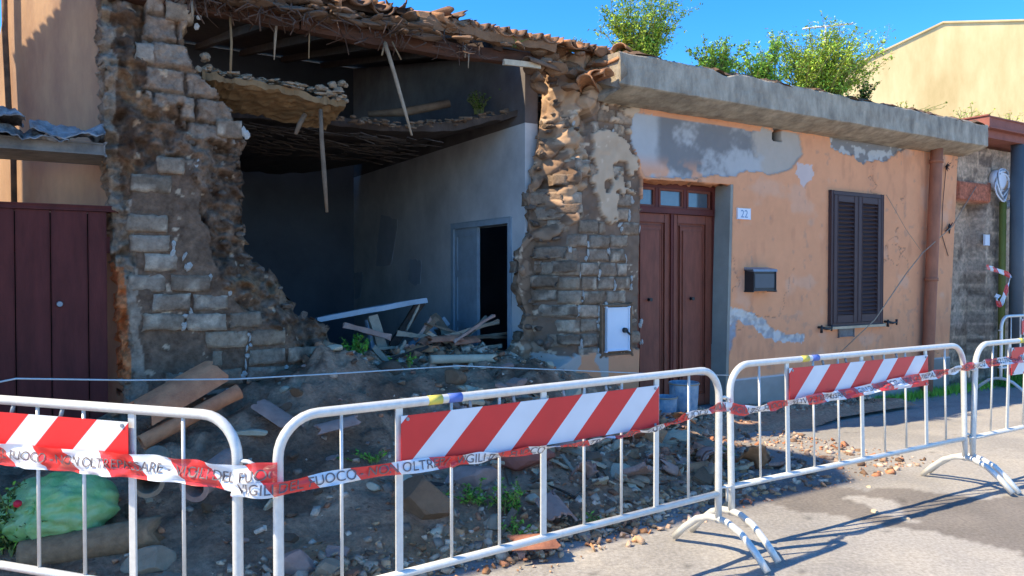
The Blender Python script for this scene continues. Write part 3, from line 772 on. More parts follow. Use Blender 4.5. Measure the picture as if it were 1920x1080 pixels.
# ---- shell: back wall, party walls, roof
def wallbox(name, m, *a):
    bm = bmesh.new(); wbox(bm, *a); return obj(name, bm, m, house)
BO = -5.75
wallbox('back_wall', 'interiorshade', .62, 11.8, BO - .2, BO, -.1, 5.05)
wallbox('side_wall', 'interiorshade', .62, .78, BO + .001, -.501, -.1, 4.0)
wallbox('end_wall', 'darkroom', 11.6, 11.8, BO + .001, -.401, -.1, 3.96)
# room side wall with a doorway
WA = 4.26
def pw_(px, py):  # photograph pixel on the side wall (plane a = WA) -> off, z
    d = ray(px, py); t = WA / d.dot(AV); p = Vector((0, 0, CAMH)) + d * t
    return (p.dot(NV) + D, p.z)
dl, dr = pw_(848, 418), pw_(960, 410)
o_l, o_r, ztop = dl[0], dr[0], (dl[1] + dr[1]) / 2
bm = bmesh.new()
wbox(bm, WA, WA + .16, BO + .001, o_l, -.1, 3.25); wbox(bm, WA, WA + .16, o_r, -.47, -.1, 3.25); wbox(bm, WA, WA + .16, o_l, o_r, ztop, 3.25)
obj('room_wall', bm, 'interior', house)
bm = bmesh.new()
v = [bm.verts.new(W(a, o, z)) for a in (WA, WA + .16) for o, z in ((-.47, 3.251), (BO + .001, 3.251), (BO + .001, 5.05), (-.47, 3.97))]
for f in ((0, 1, 2, 3), (7, 6, 5, 4), (0, 4, 5, 1), (1, 5, 6, 2), (2, 6, 7, 3), (3, 7, 4, 0)): bm.faces.new([v[i] for i in f])
bmesh.ops.recalc_face_normals(bm, faces=bm.faces)
obj('loft_wall', bm, 'loft', house)
# pale paint scars on the wall
M['scar'] = mat('paint_scar', rgb(176, 178, 182), .9, var=.2, scale=6)
for pts in ([(716, 402), (746, 412), (738, 470), (733, 498), (706, 498), (708, 450)], [(770, 486), (790, 488), (788, 530), (778, 537), (766, 524)], [(664, 512), (680, 510), (676, 556), (666, 562)]):
    bm = bmesh.new(); rd = random.Random(3)
    fr = [];
    for i in range(len(pts)):
        x0, y0 = pts[i]; x1, y1 = pts[(i + 1) % len(pts)]
        for j in range(4):
            t = j / 4; o_, z_ = pw_(x0 + (x1 - x0) * t + rd.uniform(-1.5, 1.5), y0 + (y1 - y0) * t + rd.uniform(-1.5, 1.5)); fr.append((o_, z_))
    f = bm.faces.new([bm.verts.new(W(WA - .005, o_, z_)) for o_, z_ in fr])
    ex = bmesh.ops.extrude_face_region(bm, geom=[f])
    for v in ex['geom']:
        if isinstance(v, bmesh.types.BMVert): v.co += AV * .004
    bmesh.ops.recalc_face_normals(bm, faces=bm.faces)
    obj('paint_scar', bm, 'scar', house)
# inner door with frame, left leaf ajar
bm = bmesh.new()
wbox(bm, WA - .02, WA + .17, o_l, o_l + .06, .2, ztop, .006); wbox(bm, WA - .02, WA + .17, o_r - .06, o_r, .2, ztop, .006); wbox(bm, WA - .02, WA + .17, o_l + .06, o_r - .06, ztop - .06, ztop, .006)
idoor = obj('inner_door', bm, 'bluedoor', house)
bm = bmesh.new()
ax = o_l + .06; lw = (o_r - o_l - .12) * .44
for (u0, u1, v0, v1) in ((0, .07, .3, ztop - .07), (lw - .07, lw, .3, ztop - .07), (.07, lw - .07, .3, .45), (.07, lw - .07, 1.0, 1.07), (.07, lw - .07, 1.62, 1.69), (.07, lw - .07, ztop - .16, ztop - .07)):
    wbox(bm, WA + .0, WA + .04, ax + u0, ax + u1, v0, v1, .004)
wbox(bm, WA + .012, WA + .022, ax + .06, ax + lw - .06, .4, ztop - .1)
obj('door_leaf', bm, 'bluedoor', idoor)
# roof planes (soffit boards + slope), with the fallen bay left open by the party wall
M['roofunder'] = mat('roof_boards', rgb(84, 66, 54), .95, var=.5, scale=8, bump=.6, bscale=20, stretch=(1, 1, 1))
def slope(o): return 3.92 + (-o) * .20
def roofpiece(a0, a1, o0, o1, nm='roof'):
    bm = bmesh.new()
    vs8 = [W(a, o, slope(o) + t) for t in (0, .09) for a, o in ((a0, o0), (a1, o0), (a1, o1), (a0, o1))]
    v = [bm.verts.new(p) for p in vs8]
    for f in ((0, 1, 2, 3), (7, 6, 5, 4), (0, 4, 5, 1), (1, 5, 6, 2), (2, 6, 7, 3), (3, 7, 4, 0)): bm.faces.new([v[i] for i in f])
    bmesh.ops.recalc_face_normals(bm, faces=bm.faces)
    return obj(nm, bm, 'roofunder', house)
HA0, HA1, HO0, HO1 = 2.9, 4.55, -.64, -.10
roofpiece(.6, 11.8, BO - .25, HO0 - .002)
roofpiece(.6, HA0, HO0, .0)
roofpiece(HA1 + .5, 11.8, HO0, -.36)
# eave beam
def wobble(p, s): return p + Vector([random.uniform(-s, s) for _ in range(3)])
bm = bmesh.new()
bp = [onwall(395, 8, -.12), onwall(560, 42, -.12), onwall(700, 70, -.12), onwall(860, 98, -.12), onwall(1040, 118, -.12)]
plank(bm, bp[0] - AV * 1.0, bp[1], .11, .15, n=6, jag=.012); plank(bm, bp[1], bp[2], .11, .15, n=4, jag=.01); plank(bm, bp[2], bp[3], .11, .14, n=4, jag=.012); plank(bm, bp[3], bp[4], .10, .12, n=4, jag=.012)
obj('eave_beam', bm, 'beam', house)
for k in range(5):   # rafters running back from the beam
    a_ = 1.2 + k * .62
    bm = bmesh.new(); plank(bm, W(a_, -.02, slope(0) - .07), W(a_ + .03, BO + .1, slope(BO) - .07), .07, .09, jag=.006, n=4)
    obj('rafter', bm, 'wooddark', house)
# ---- roof tiles along the broken eave
def tile_mesh(r0=.085, r1=.10, L=.42, th=.014, seg=10, breakage=0, rd=random):
    vv, ff = [], []
    n = 5
    for s_, rr in ((0, 0), (1, th)):
        for i in range(n + 1):
            t = i / n; r = r0 + (r1 - r0) * t - rr
            for j in range(seg + 1):
                an = math.pi * j / seg
                y = t * L
                if breakage and i == n: y -= breakage * rd.random() * L
                vv.append((math.cos(an) * r, y, math.sin(an) * r * .8))
    m_ = seg + 1; o2 = (n + 1) * m_
    for i in range(n):
        for j in range(seg):
            a_, b, c, d = i * m_ + j, i * m_ + j + 1, (i + 1) * m_ + j + 1, (i + 1) * m_ + j
            ff += [(a_, b, c, d), (d + o2, c + o2, b + o2, a_ + o2)]
    for i in range(n):
        for j in (0, seg):
            a_, d = i * m_ + j, (i + 1) * m_ + j
            ff.append((a_, d, d + o2, a_ + o2) if j == 0 else (d, a_, a_ + o2, d + o2))
    for i in (0, n):
        for j in range(seg):
            a_, b = i * m_ + j, i * m_ + j + 1
            ff.append((b, a_, a_ + o2, b + o2) if i == 0 else (a_, b, b + o2, a_ + o2))
    bm = bmesh.new(); bv = [bm.verts.new(v) for v in vv]
    for f in ff: bm.faces.new([bv[x] for x in f])
    bmesh.ops.recalc_face_normals(bm, faces=bm.faces)
    for f in bm.faces: f.smooth = True
    return bm
protos = []
for k in range(4):
    bm = tile_mesh(breakage=(0, .25, .1, .45)[k], rd=random.Random(k)); me = bpy.data.meshes.new('roof_tile'); bm.to_mesh(me); bm.free(); protos.append(me)
M['tileb'] = mat('roof_terracotta_dark', rgb(150, 112, 84), .92, var=.5, scale=8, bump=.6, bscale=50, col2=rgb(86, 70, 58))
protob = []
for me in protos:
    m2 = me.copy(); me.materials.append(M['tile']); m2.materials.append(M['tileb']); protob.append(m2)
rt = random.Random(11)
def put(me, name, mw, parent):
    o = bpy.data.objects.new(name, me); C.objects.link(o); o.parent = parent
    if parent is not None: o.matrix_parent_inverse = Matrix.Translation(parent.location).inverted()
    o.matrix_world = mw; o.matrix_basis = mw
    return o
def frame(x, y, z, loc):
    m = Matrix((x, y, z)).transposed().to_4x4(); m.translation = loc; return m
a_ = 1.75; ntile = 0
sl = math.atan(.20)
down = (NV * math.cos(sl) - ZV * math.sin(sl))
while a_ < 4.95:
    messy = a_ < 3.2
    for row in range(2):
        if messy and rt.random() < .15 and row: continue
        o_ = -.30 - row * .36
        if a_ > HA0 and row >= 1: continue
        yaw = rt.uniform(-.08, .08) + (rt.uniform(-.55, .55) if messy else 0); rl = rt.uniform(-.06, .06) + (rt.uniform(-.3, .3) if messy else 0)
        x = (AV * math.cos(yaw) + NV * math.sin(yaw)).normalized(); y = (down - x * down.dot(x)).normalized(); z = x.cross(y)
        y = (y + z * rt.uniform(-.05, .05) + z * (rl * .5 if messy else 0)).normalized(); z = x.cross(y).normalized()
        up_ = .10 + (rt.uniform(-.03, .05) if messy else 0)
        put(rt.choice(protos[:3] if rt.random() < .6 else protob), 'roof_tile', frame(x, y, z, W(a_, o_ + (rt.uniform(-.12, .08) if messy else rt.uniform(-.02, .02)), slope(o_) + up_)), house); ntile += 1
    # channel tile between covers
    x = -AV; y = down; z = x.cross(y)
    put(rt.choice(protob), 'roof_tile', frame(x, y, -z if z.z > 0 else z, W(a_ + .1, -.30 + rt.uniform(-.02, .03), slope(-.3) + .10)), house); ntile += 1
    a_ += .195
# loose canes, roots and crusted earth hanging along the eave, too many to count
bm = bmesh.new(); rd = random.Random(5)
for k in range(260):
    t = rd.random() ** 1.2; px = 345 + t * 560; py = 2 + (px - 380) * .19 + rd.gauss(0, 9) - 8
    p = onwall(px, py, rd.uniform(-.16, .18))
    if rd.random() < .45: d = Vector((rd.gauss(0, .3), rd.gauss(0, .3), -1)); L = rd.uniform(.03, .16)
    else: d = AV * rd.gauss(0, 1) + NV * rd.gauss(0, .7) + ZV * rd.gauss(0, .3); L = rd.uniform(.08, .30)
    d.normalize(); m_ = p + d * L * .5 + Vector([rd.gauss(0, .02) for _ in range(3)])
    tube(bm, [p, m_, p + d * L + Vector([rd.gauss(0, .02) for _ in range(3)])], rd.uniform(.003, .007), 5)
M['darkcane'] = mat('dark_cane', rgb(104, 80, 66), .9, var=.6, scale=6, bump=.2)
o = obj('hanging_cane', bm, 'darkcane', house); o['kind'] = 'stuff'
def lumps(name, m, pts, parent, seed=1):
    bm = bmesh.new()
    for i, (p, s) in enumerate(pts): rock(bm, p, s, seed * 100 + i)
    o = obj(name, bm, m, parent); o['kind'] = 'stuff'; return o
rd = random.Random(9)
pts = []
for k in range(110):
    px = rd.uniform(345, 800); py = -6 + (px - 380) * .18 + rd.gauss(0, 7) - 12
    s = rd.uniform(.03, .09); pts.append((onwall(px, py, rd.uniform(-.14, .12)), (s * 2.4, s, s * .45)))
lumps('eave_earth', 'stonedark', pts, house, 2)
pts = []
for k in range(34):
    px = rd.uniform(560, 1000); py = 8 + (px - 560) * .185 + rd.gauss(0, 6)
    s = rd.uniform(.02, .06); pts.append((onwall(px, py, rd.uniform(-.05, .16)), (s * 1.9, s * 1.2, s * .5)))
lumps('loose_mortar', 'tuff', pts, house, 3)
pts = []
for k in range(60):
    px = rd.uniform(1000, 1195); py = 92 + (px - 1000) * .06 + rd.uniform(0, 75) * (1 if px < 1120 else .45)
    s = rd.uniform(.03, .10); pts.append((onwall(px, py, rd.uniform(-.25, .10)), (s * 1.5, s, s * .7)))
lumps('broken_wall_top', 'tuff', pts, house, 4)
sweep('eave_mortar', HA0 - .1, ah(1020, 100)[0] + .1, [(-.05, 3.86), (.06, 3.86), (.08, 3.93), (.04, 4.0), (-.08, 4.0)], 'tuff', house, rough=.03, seed=31)
# ledge tiles at the broken end of the cornice
for (px, py, off, yw) in ((1120, 143, .25, .3), (1142, 139, .3, -.2), (1096, 150, .2, .8), (1175, 112, .38, .1), (985, 118, .1, 1.4), (1130, 100, .05, .4), (1160, 92, .2, 1.1)):
    p = onwall(px, py, off); x = (AV * math.cos(yw) + NV * math.sin(yw)); y = ZV.cross(x) + ZV * rt.uniform(-.2, .2); y.normalize(); z = x.cross(y)
    put(protos[3] if px != 985 else protob[1], 'roof_tile', frame(x, y, z, p), house)
bm = bmesh.new(); plank(bm, onwall(944, 116, .12), onwall(1012, 124, .12), .03, .05, jag=.004, n=3); obj('broken_batten', bm, 'stonepale', house)
# ---- loft floor: two sagging fragments
def slab(name, top_pts, depth, thick, m, rise=0.0, seed=1, back=None, jag=.05):
    """top_pts: front edge points in world; extends back along -NV"""
    n = 40; rd = random.Random(seed); L = len(top_pts) - 1
    vv = []; nd = 14
    for i in range(n + 1):
        t = i / n * L; k = min(int(t), L - 1); p = top_pts[k].lerp(top_pts[k + 1], t - k)
        jj = (float(fbm(i * .35, seed, 3, seed)) - .5) * jag * 4
        for s_ in (0, 1):
            for j in range(nd + 1):
                u = j / nd; q = p + NV * (jj * (1 - u)) - NV * depth * u + ZV * (rise * u)
                q += ZV * (float(fbm(i * .5, j * .7, 3, seed + s_)) - .5) * .05
                if s_: q -= ZV * thick * (1 - .35 * float(vn(i * .8, j * .9, seed)))
                vv.append(q)
    bm = bmesh.new(); bv = [bm.verts.new(v) for v in vv]; m_ = nd + 1; st = 2 * m_
    for i in range(n):
        for j in range(nd):
            b = i * st + j
            bm.faces.new([bv[x] for x in (b, b + 1, b + st + 1, b + st)])
            b += m_; bm.faces.new([bv[x] for x in (b + st, b + st + 1, b + 1, b)])
        for j in (0, nd):
            b = i * st + j; bm.faces.new([bv[x] for x in (b, b + st, b + st + m_, b + m_)])
    for i in (0, n):
        for j in range(nd):
            b = i * st + j; bm.faces.new([bv[x] for x in (b, b + 1, b + 1 + m_, b + m_)])
    bmesh.ops.recalc_face_normals(bm, faces=bm.faces)
    return obj(name, bm, m, house)
slabA = slab('loft_floor', [onwall(380, 132, -.10), onwall(440, 148, -.1), onwall(520, 160, -.1), onwall(600, 182, -.1), onwall(648, 190, -.12)], .55, .06, 'planks', -.10, 2, jag=.03)
def Bp(px, py, off): return onwall(px, py, off)
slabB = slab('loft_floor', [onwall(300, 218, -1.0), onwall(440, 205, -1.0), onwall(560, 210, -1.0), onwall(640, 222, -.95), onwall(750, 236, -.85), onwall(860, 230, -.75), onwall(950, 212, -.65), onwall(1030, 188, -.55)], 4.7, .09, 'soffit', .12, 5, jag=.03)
bm = bmesh.new(); rd = random.Random(4)
for k in range(130):
    t = rd.random(); px = 385 + t * 260; py = 136 + t * 46 + rd.uniform(-9, 2); s = rd.uniform(.010, .036)
    rock(bm, onwall(px, py, rd.uniform(-.4, -.08)), (s * 2, s, s * .5), 900 + k, sub=1)
for k in range(26):
    s = rd.uniform(.015, .05); rock(bm, onwall(rd.uniform(596, 648), rd.uniform(152, 192), rd.uniform(-.3, -.08)), (s * 1.2, s, s * .8), 1300 + k)
for k in range(10):
    s = rd.uniform(.015, .04); rock(bm, onwall(rd.uniform(370, 392), rd.uniform(104, 132), rd.uniform(-.3, -.1)), (s, s, s), 1400 + k)
obj('floor_crust', bm, 'stone', slabA)
bm = bmesh.new()
for k in range(170):
    t = rd.random(); px = 540 + t * 470; py = np.interp(px, [540, 640, 750, 860, 950, 1010], [208, 222, 235, 229, 211, 194]) + rd.uniform(-7, 6); s = rd.uniform(.012, .04)
    rock(bm, onwall(px, py, -.8 + rd.uniform(-.1, .14)), (s * 2.2, s, s * .6), 2000 + k, sub=1)
obj('floor_crust', bm, 'wood', slabB)
# reed strips showing as pale slivers on the underside
bm = bmesh.new()
for k in range(150):
    a_ = rd.uniform(1.3, 3.4); o_ = rd.uniform(-2.6, -.75); p = W(a_, o_, 3.03 + rd.uniform(-.02, .03)); d = AV * rd.uniform(.6, 1) + NV * rd.uniform(-.25, .25)
    plank(bm, p, p + d * rd.uniform(.1, .5) + ZV * rd.uniform(-.05, .02), .018, .006, n=2, jag=.004)
obj('reed_strip', bm, 'soffit', slabB)
# ---- downpipe in the wall colour
bm = bmesh.new()
P0, P1 = onwall(1757, 268, .12), onwall(1736, 760, .10)
tube(bm, [P0.lerp(P1, t) for t in np.linspace(0, 1, 10)], .083, 16)
dp = obj('downpipe', bm, 'pipeo', house)
for t in (.07, .52, .97):
    bm = bmesh.new(); q = P0.lerp(P1, t); tube(bm, [q - ZV * .025, q + ZV * .025], .094, 16); obj('pipe_collar', bm, 'pipeo', dp)
# little ferns and ivy fixings on the wall
bm = bmesh.new()
q = onwall(1774, 312, .02)
for k in range(7):
    d = AV * rd.uniform(-1, 1) + ZV * rd.uniform(-1, 1) + NV * .4; tube(bm, [q, q + d.normalized() * rd.uniform(.04, .11)], [.014, .003], 5)
tube(bm, [q + NV * .0, onwall(1768, 380, .015), onwall(1766, 440, .015), onwall(1778, 480, .015)], .005, 5)
q = onwall(1780, 428, .03); tube(bm, [q - ZV * .08, q, q + ZV * .07], [.008, .02, .008], 6); tube(bm, [q - AV * .12 - ZV * .05, q, q + AV * .09 + ZV * .09], [.006, .014, .006], 6)
obj('wall_fixing', bm, 'black', house)
# ============================================================ ground
def toah(x, y):
    return x * AV.x + y * AV.y, x * NV.x + y * NV.y + D
gx = np.concatenate([-np.geomspace(600, 6, 26), np.arange(-5.5, 10, .05), np.geomspace(10.1, 600, 30)])
gy = np.concatenate([-np.geomspace(300, 1, 18), np.arange(0, 2.6, .2), np.arange(2.6, 13.5, .05), np.geomspace(13.6, 900, 30)])
GX, GY = np.meshgrid(gx, gy)
ga, go = toah(GX, GY)
near = np.exp(-((np.hypot(GX - 2, GY - 6) / 14) ** 4))
GZ = near * ((fbm(GX * .6, GY * .6, 3, 3) - .5) * .03 + (fbm(GX * 6, GY * 6, 3, 4) - .5) * .010)
# road falls slightly towards the wall foot
GZ = GZ - .12 * sst(2.2, .2, go) * near * sst(5.5, 8, ga)
c0 = np.array([.37, .34, .30]); c1 = np.array([.30, .278, .25])
gc = mix(c0, c1, sst(.42, .62, fbm(GX * 1.1, GY * 1.1, 5, 5)))
gc = mix(gc, np.array([.52, .46, .37]), sst(.56, .72, fbm(GX * 2.3, GY * 2.3, 4, 15)) * .22)
# dark repaired patch of tar across the road
def gpoly(pts): return [tuple(onground(x, y).xy) for x, y in pts]
pp = gpoly([(1395, 900), (1480, 905), (1560, 905), (1640, 915), (1740, 922), (1830, 938), (1960, 935), (2100, 960), (2050, 1075), (1900, 1030), (1780, 1000), (1650, 985), (1560, 965), (1480, 945), (1400, 938)])
jx = GX + (fbm(GX * 3, GY * 3, 4, 8) - .5) * .35; jy = GY + (fbm(GX * 3, GY * 3, 4, 9) - .5) * .35
gc = np.where(inpoly(jx, jy, pp)[..., None], mix(np.array([.17, .15, .13]), np.array([.24, .21, .18]), fbm(GX * 4, GY * 4, 3, 2)), gc)
pl = gpoly([(1565, 932), (1620, 930), (1672, 945), (1665, 958), (1740, 975), (1690, 972), (1610, 950)])
gc = np.where(inpoly(jx, jy, pl)[..., None], c0 * 1.05, gc)
# darker strip near the heap and the wall foot
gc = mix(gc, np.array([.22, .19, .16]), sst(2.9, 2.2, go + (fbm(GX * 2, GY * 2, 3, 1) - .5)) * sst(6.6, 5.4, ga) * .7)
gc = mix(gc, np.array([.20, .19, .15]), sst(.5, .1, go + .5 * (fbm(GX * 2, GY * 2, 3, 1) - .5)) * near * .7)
gc = gc * (1 - .45 * sst(.78, .86, fbm(GX * 9, GY * 9, 3, 77)))[..., None]
nx_, ny_ = GX.shape[1], GX.shape[0]
I = np.arange(nx_ * ny_).reshape(ny_, nx_)
F = np.stack([I[:-1, :-1], I[:-1, 1:], I[1:, 1:], I[1:, :-1]], -1).reshape(-1, 4)
g = link('street_ground', npmesh('street_ground', np.stack([GX, GY, GZ], -1).reshape(-1, 3), F, gc.reshape(-1, 3)), 'asphalt', None, smooth=True)
g['kind'] = 'structure'
# ============================================================ heap of earth in front of and inside the opening
def mound_h(a, o):
    base = np.interp(a, [-3, -1, -.2, .3, 1.0, 4.0, 4.5, 5.1, 5.6, 6.3, 7.2, 8.4, 9.5], [.25, .30, .34, .60, .74, .76, .62, .42, .26, .13, .05, .01, -.06])
    fr = np.interp(a, [-3, 0, 1, 2, 3, 4, 5, 6, 8], [2.6, 2.55, 2.4, 2.35, 2.35, 2.15, 1.7, .9, .5])
    t = np.clip(o / fr, 0, 1.6)
    prof = np.where(o > 0, np.interp(t, [0, .10, .28, .45, .62, .8, 1.0, 1.2, 1.6], [1, .97, .78, .50, .34, .18, .02, -.12, -.2]), 1)
    ins = np.interp(-o, [0, .8, 2, 4, 6], [1, 1.02, .85, .6, .5])
    h = base * np.where(o > 0, prof, ins)
    h = np.where(t > 1, -.02 - .10 * (t - 1), h)
    n = (fbm(a * 1.6, o * 1.6, 4, 5) - .5) * .26 + (np.abs(fbm(a * 4.5, o * 4.5, 4, 6) - .5)) * -.16 + (fbm(a * 14, o * 14, 3, 7) - .5) * .05
    f1, f2, wi = worley(a * 4.2, o * 4.2, 3)
    n = n + (.45 - f1) * .10 * (wi > .45)
    amp = np.clip(base * 1.9, .15, 1) * np.clip(1.25 - t, .1, 1)
    h = h + (n + .03) * amp
    pc = lambda x, y, oo: ah(x, y, oo)[0]
    h = h + .10 * np.exp(-((a - 3.2) / .75) ** 2 - ((o + 1.0) / .8) ** 2)
    h = h + .32 * np.exp(-((a - 1.9) / .42) ** 2 - ((o + .05) / .55) ** 2)
    h = h + .10 * np.exp(-((a - 3.35) / .35) ** 2 - ((o - 1.15) / .3) ** 2)
    h = h - .30 * sst(5.15, 5.4, a) * sst(.18, -.05, o) * sst(7.1, 6.9, a)
    return h
MA, MO = np.meshgrid(np.arange(-3.2, 9.6, .028), np.arange(-5.7, 3.6, .028))
MH = mound_h(MA, MO)
keep = (MH > -.06) & ~((MO < -.3) & ((MA > 4.4) | (MA < .4)))
e1 = np.array([.13, .104, .088]); e2 = np.array([.25, .21, .18]); e3 = np.array([.38, .335, .29])
mc = mix(e1, e2, sst(.35, .65, fbm(MA * 2.2, MO * 2.2, 5, 11)))
mc = mix(mc, e3, sst(.55, .75, fbm(MA * 6, MO * 6, 4, 12)) * .6)
mc = mix(mc, np.array([.42, .30, .19]), sst(2.0, 2.5, MO + (fbm(MA * 4, MO * 4, 3, 2) - .5) * .8) * .8)
mc = mix(mc, np.array([.30, .27, .25]), sst(5.0, 6.2, MA) * .7)
ny_, nx_ = MA.shape
idx = -np.ones(MA.shape, int)
quad = keep[:-1, :-1] & keep[1:, :-1] & keep[:-1, 1:] & keep[1:, 1:]
us = np.zeros(MA.shape, bool); us[:-1, :-1] |= quad; us[1:, :-1] |= quad; us[:-1, 1:] |= quad; us[1:, 1:] |= quad
idx[us] = np.arange(us.sum())
ii = np.argwhere(quad)
F = np.stack([idx[ii[:, 0], ii[:, 1]], idx[ii[:, 0], ii[:, 1] + 1], idx[ii[:, 0] + 1, ii[:, 1] + 1], idx[ii[:, 0] + 1, ii[:, 1]]], 1)[:, ::-1]
av = np.array(AV)[None]; nv_ = np.array(NV)[None]
V = MA[us][:, None] * av + (MO[us] - D)[:, None] * nv_; V[:, 2] = MH[us]
e = link('earth_heap', npmesh('earth_heap', V, F, mc[us]), 'earth', None, smooth=True); e['kind'] = 'structure'
def gh(a, o): return max(float(mound_h(np.array(a), np.array(o))), 0.0)
def hitheap(px, py):
    d = ray(px, py); t = 1.5
    while t < 30:
        p = Vector((0, 0, CAMH)) + d * t; a, o = p.dot(AV), p.dot(NV) + D
        if p.z <= gh(a, o): return p
        t += .02
    return onground(px, py)
# ============================================================ rubble too small and many to count
rg = np.random.RandomState(3)
def chipcloud(name, n, sampler, smin, smax, cols, seed, parent=None):
    rr = np.random.RandomState(seed); vv, ff, cc = [], [], []
    cube = np.array([(x, y, z) for x in (-1, 1) for y in (-1, 1) for z in (-1, 1)], float)
    cf = np.array([(0, 1, 3, 2), (4, 6, 7, 5), (0, 4, 5, 1), (2, 3, 7, 6), (0, 2, 6, 4), (1, 5, 7, 3)])
    for i in range(n):
        a, o = sampler(rr)
        h = gh(a, o) if True else 0
        s = smin + (smax - smin) * rr.rand() ** 3
        q = cube * (np.array([1, rr.uniform(.5, 1), rr.uniform(.2, .6)]) * s) + rr.uniform(-.25, .25, (8, 3)) * s
        th, ph, ps = rr.uniform(0, 6.28), rr.normal(0, .5), rr.normal(0, .5)
        Rm = np.array((Matrix.Rotation(th, 3, 'Z') @ Matrix.Rotation(ph, 3, 'X') @ Matrix.Rotation(ps, 3, 'Y')))
        q = q @ Rm.T + np.array(W(a, o, h + s * .15))
        vv.append(q); ff.append(cf + 8 * i); c = np.array(cols[rr.choice(len(cols))]) * rr.uniform(.7, 1.2); cc.append(np.tile(c, (8, 1)))
    o = link(name, npmesh(name, np.concatenate(vv), np.concatenate(ff), np.concatenate(cc)), 'debris', parent)
    return o
GR = [(.36, .34, .32), (.48, .45, .41), (.24, .21, .19), (.42, .25, .17), (.34, .19, .13), (.56, .52, .48), (.16, .13, .11), (.30, .24, .19)]
def s1(rr):
    while 1:
        a, o = rr.uniform(-1.2, 6.6), rr.uniform(-.2, 2.6)
        if rr.rand() < (.25 + .75 * (o > 1.0)) * (.3 + .7 * (a > 2.2)): return a, o
c = chipcloud('small_rubble', 2600, s1, .006, .034, GR, 5); tag(c, 'loose chips of brick, mortar and stone strewn over the earth heap', 'rubble', kind='stuff')
def s2(rr):
    a = rr.uniform(5.0, 9.3); return a, abs(rr.normal(0, .16 if a > 6.2 else .4)) + .03
c = chipcloud('mortar_chips', 1500, s2, .006, .035, [(.34, .32, .29), (.42, .40, .36), (.26, .24, .22), (.30, .24, .19)], 6); tag(c, 'grey mortar chips lying along the foot of the orange wall', 'rubble', kind='stuff')
def s3(rr):
    a = rr.uniform(.2, 4.9); return a, 2.35 + rr.normal(0, .15) - .10 * max(0, a - 3)
c = chipcloud('sunlit_gravel', 1300, s3, .006, .036, [(.5, .36, .24), (.44, .30, .19), (.4, .36, .32), (.30, .2, .13), (.55, .48, .4)], 8); tag(c, 'tan gravel and broken tile bits at the street edge of the heap under the barrier', 'gravel', kind='stuff')
def s4(rr): return rr.uniform(1.6, 4.1), -abs(rr.normal(0, 1.0))
c = chipcloud('room_rubble', 1500, s4, .01, .05, GR, 12); tag(c, 'splintered tile and plaster bits piled inside the opened room', 'rubble', kind='stuff')
# ============================================================ left: neighbouring house, gate and canopy
nb = thing('neighbouring_house', 'peach rendered house wall half in sunlight behind the maroon gate', 'house', (-4.2, 6.2, 0))
r0 = onwall(232, 400, -.32); r0.z = 0
ld = Vector((-.955, .30, 0)).normalized(); ln = Vector((-.30, -.955, 0)).normalized()
# the wall leans back at its far corner: left outline follows the photograph
def onL(px, py):
    d = ray(px, py); t = (r0 - Vector((0, 0, CAMH))).dot(ln) / d.dot(ln); return Vector((0, 0, CAMH)) + d * t
bm = bmesh.new()
lc = (onL(18, 40) - r0).dot(ld)
n1, n2 = 1, 1
tl = (onL(22, -60) - r0).dot(ld); bl = (onL(-12, 130) - r0).dot(ld)
pr = [(0, -.1), (bl + .5, -.1), (bl + .5, onL(-60, 200).z), (bl, onL(-12, 130).z), (tl, onL(22, -60).z), (tl, 5.6), (0, 5.6)]
vf = [bm.verts.new(r0 + ld * s + ZV * z) for s, z in pr]; vb = [bm.verts.new(r0 + ld * s + ZV * z - ln * .3) for s, z in pr]
bm.faces.new(vf); bm.faces.new(vb[::-1])
for i in range(len(pr)): bm.faces.new((vf[i], vb[i], vb[(i + 1) % len(pr)], vf[(i + 1) % len(pr)]))
bmesh.ops.recalc_face_normals(bm, faces=bm.faces)
obj('rear_wall', bm, 'sunwall', nb)
bm = bmesh.new(); tube(bm, [onL(18, -60) + ln * .05, onL(20, 60) + ln * .05, onL(27, 200) + ln * .05, onL(36, 300) + ln * .05, onL(38, 420) + ln * .05], .022, 8); obj('wall_pipe', bm, 'tileb', nb)
# tall front part, out of the picture on the left, its roof profile shaped for the shade it throws
prof = [(.62, -.1), (.62, 8.2), (-.1, 8.8), (-.72, 8.6), (-.94, 5.72), (-1.29, 4.86), (-1.42, 4.40), (-1.42, -.1)]
bm = bmesh.new(); a1, a2 = -1.28, -5.5
vf = [bm.verts.new(W(a1, o, z)) for o, z in prof]; vb = [bm.verts.new(W(a2, o, z)) for o, z in prof]
bm.faces.new(vf); bm.faces.new(vb[::-1])
for i in range(len(prof)): bm.faces.new((vf[i], vb[i], vb[(i + 1) % len(prof)], vf[(i + 1) % len(prof)]))
bmesh.ops.recalc_face_normals(bm, faces=bm.faces)
obj('front_wall', bm, 'sunwall', nb)
for k in range(12):
    t = k / 12; o_, z_ = -.92 - .48 * t, 5.8 - 1.3 * t
    bm = bmesh.new(); tube(bm, [W(-1.22, o_, z_), W(-1.7, o_, z_)], .09, 10); obj('shade_edge_tile', bm, 'tile', nb)  # unseen tubes added to scallop the edge of the shade
bm = bmesh.new(); tube(bm, [W(-1.30, -1.12, 5.0), W(-1.30, -1.14, 6.05)], [.09, .015], 8); obj('shade_spike', bm, 'tile', nb)  # unseen cone for the spike in that shade
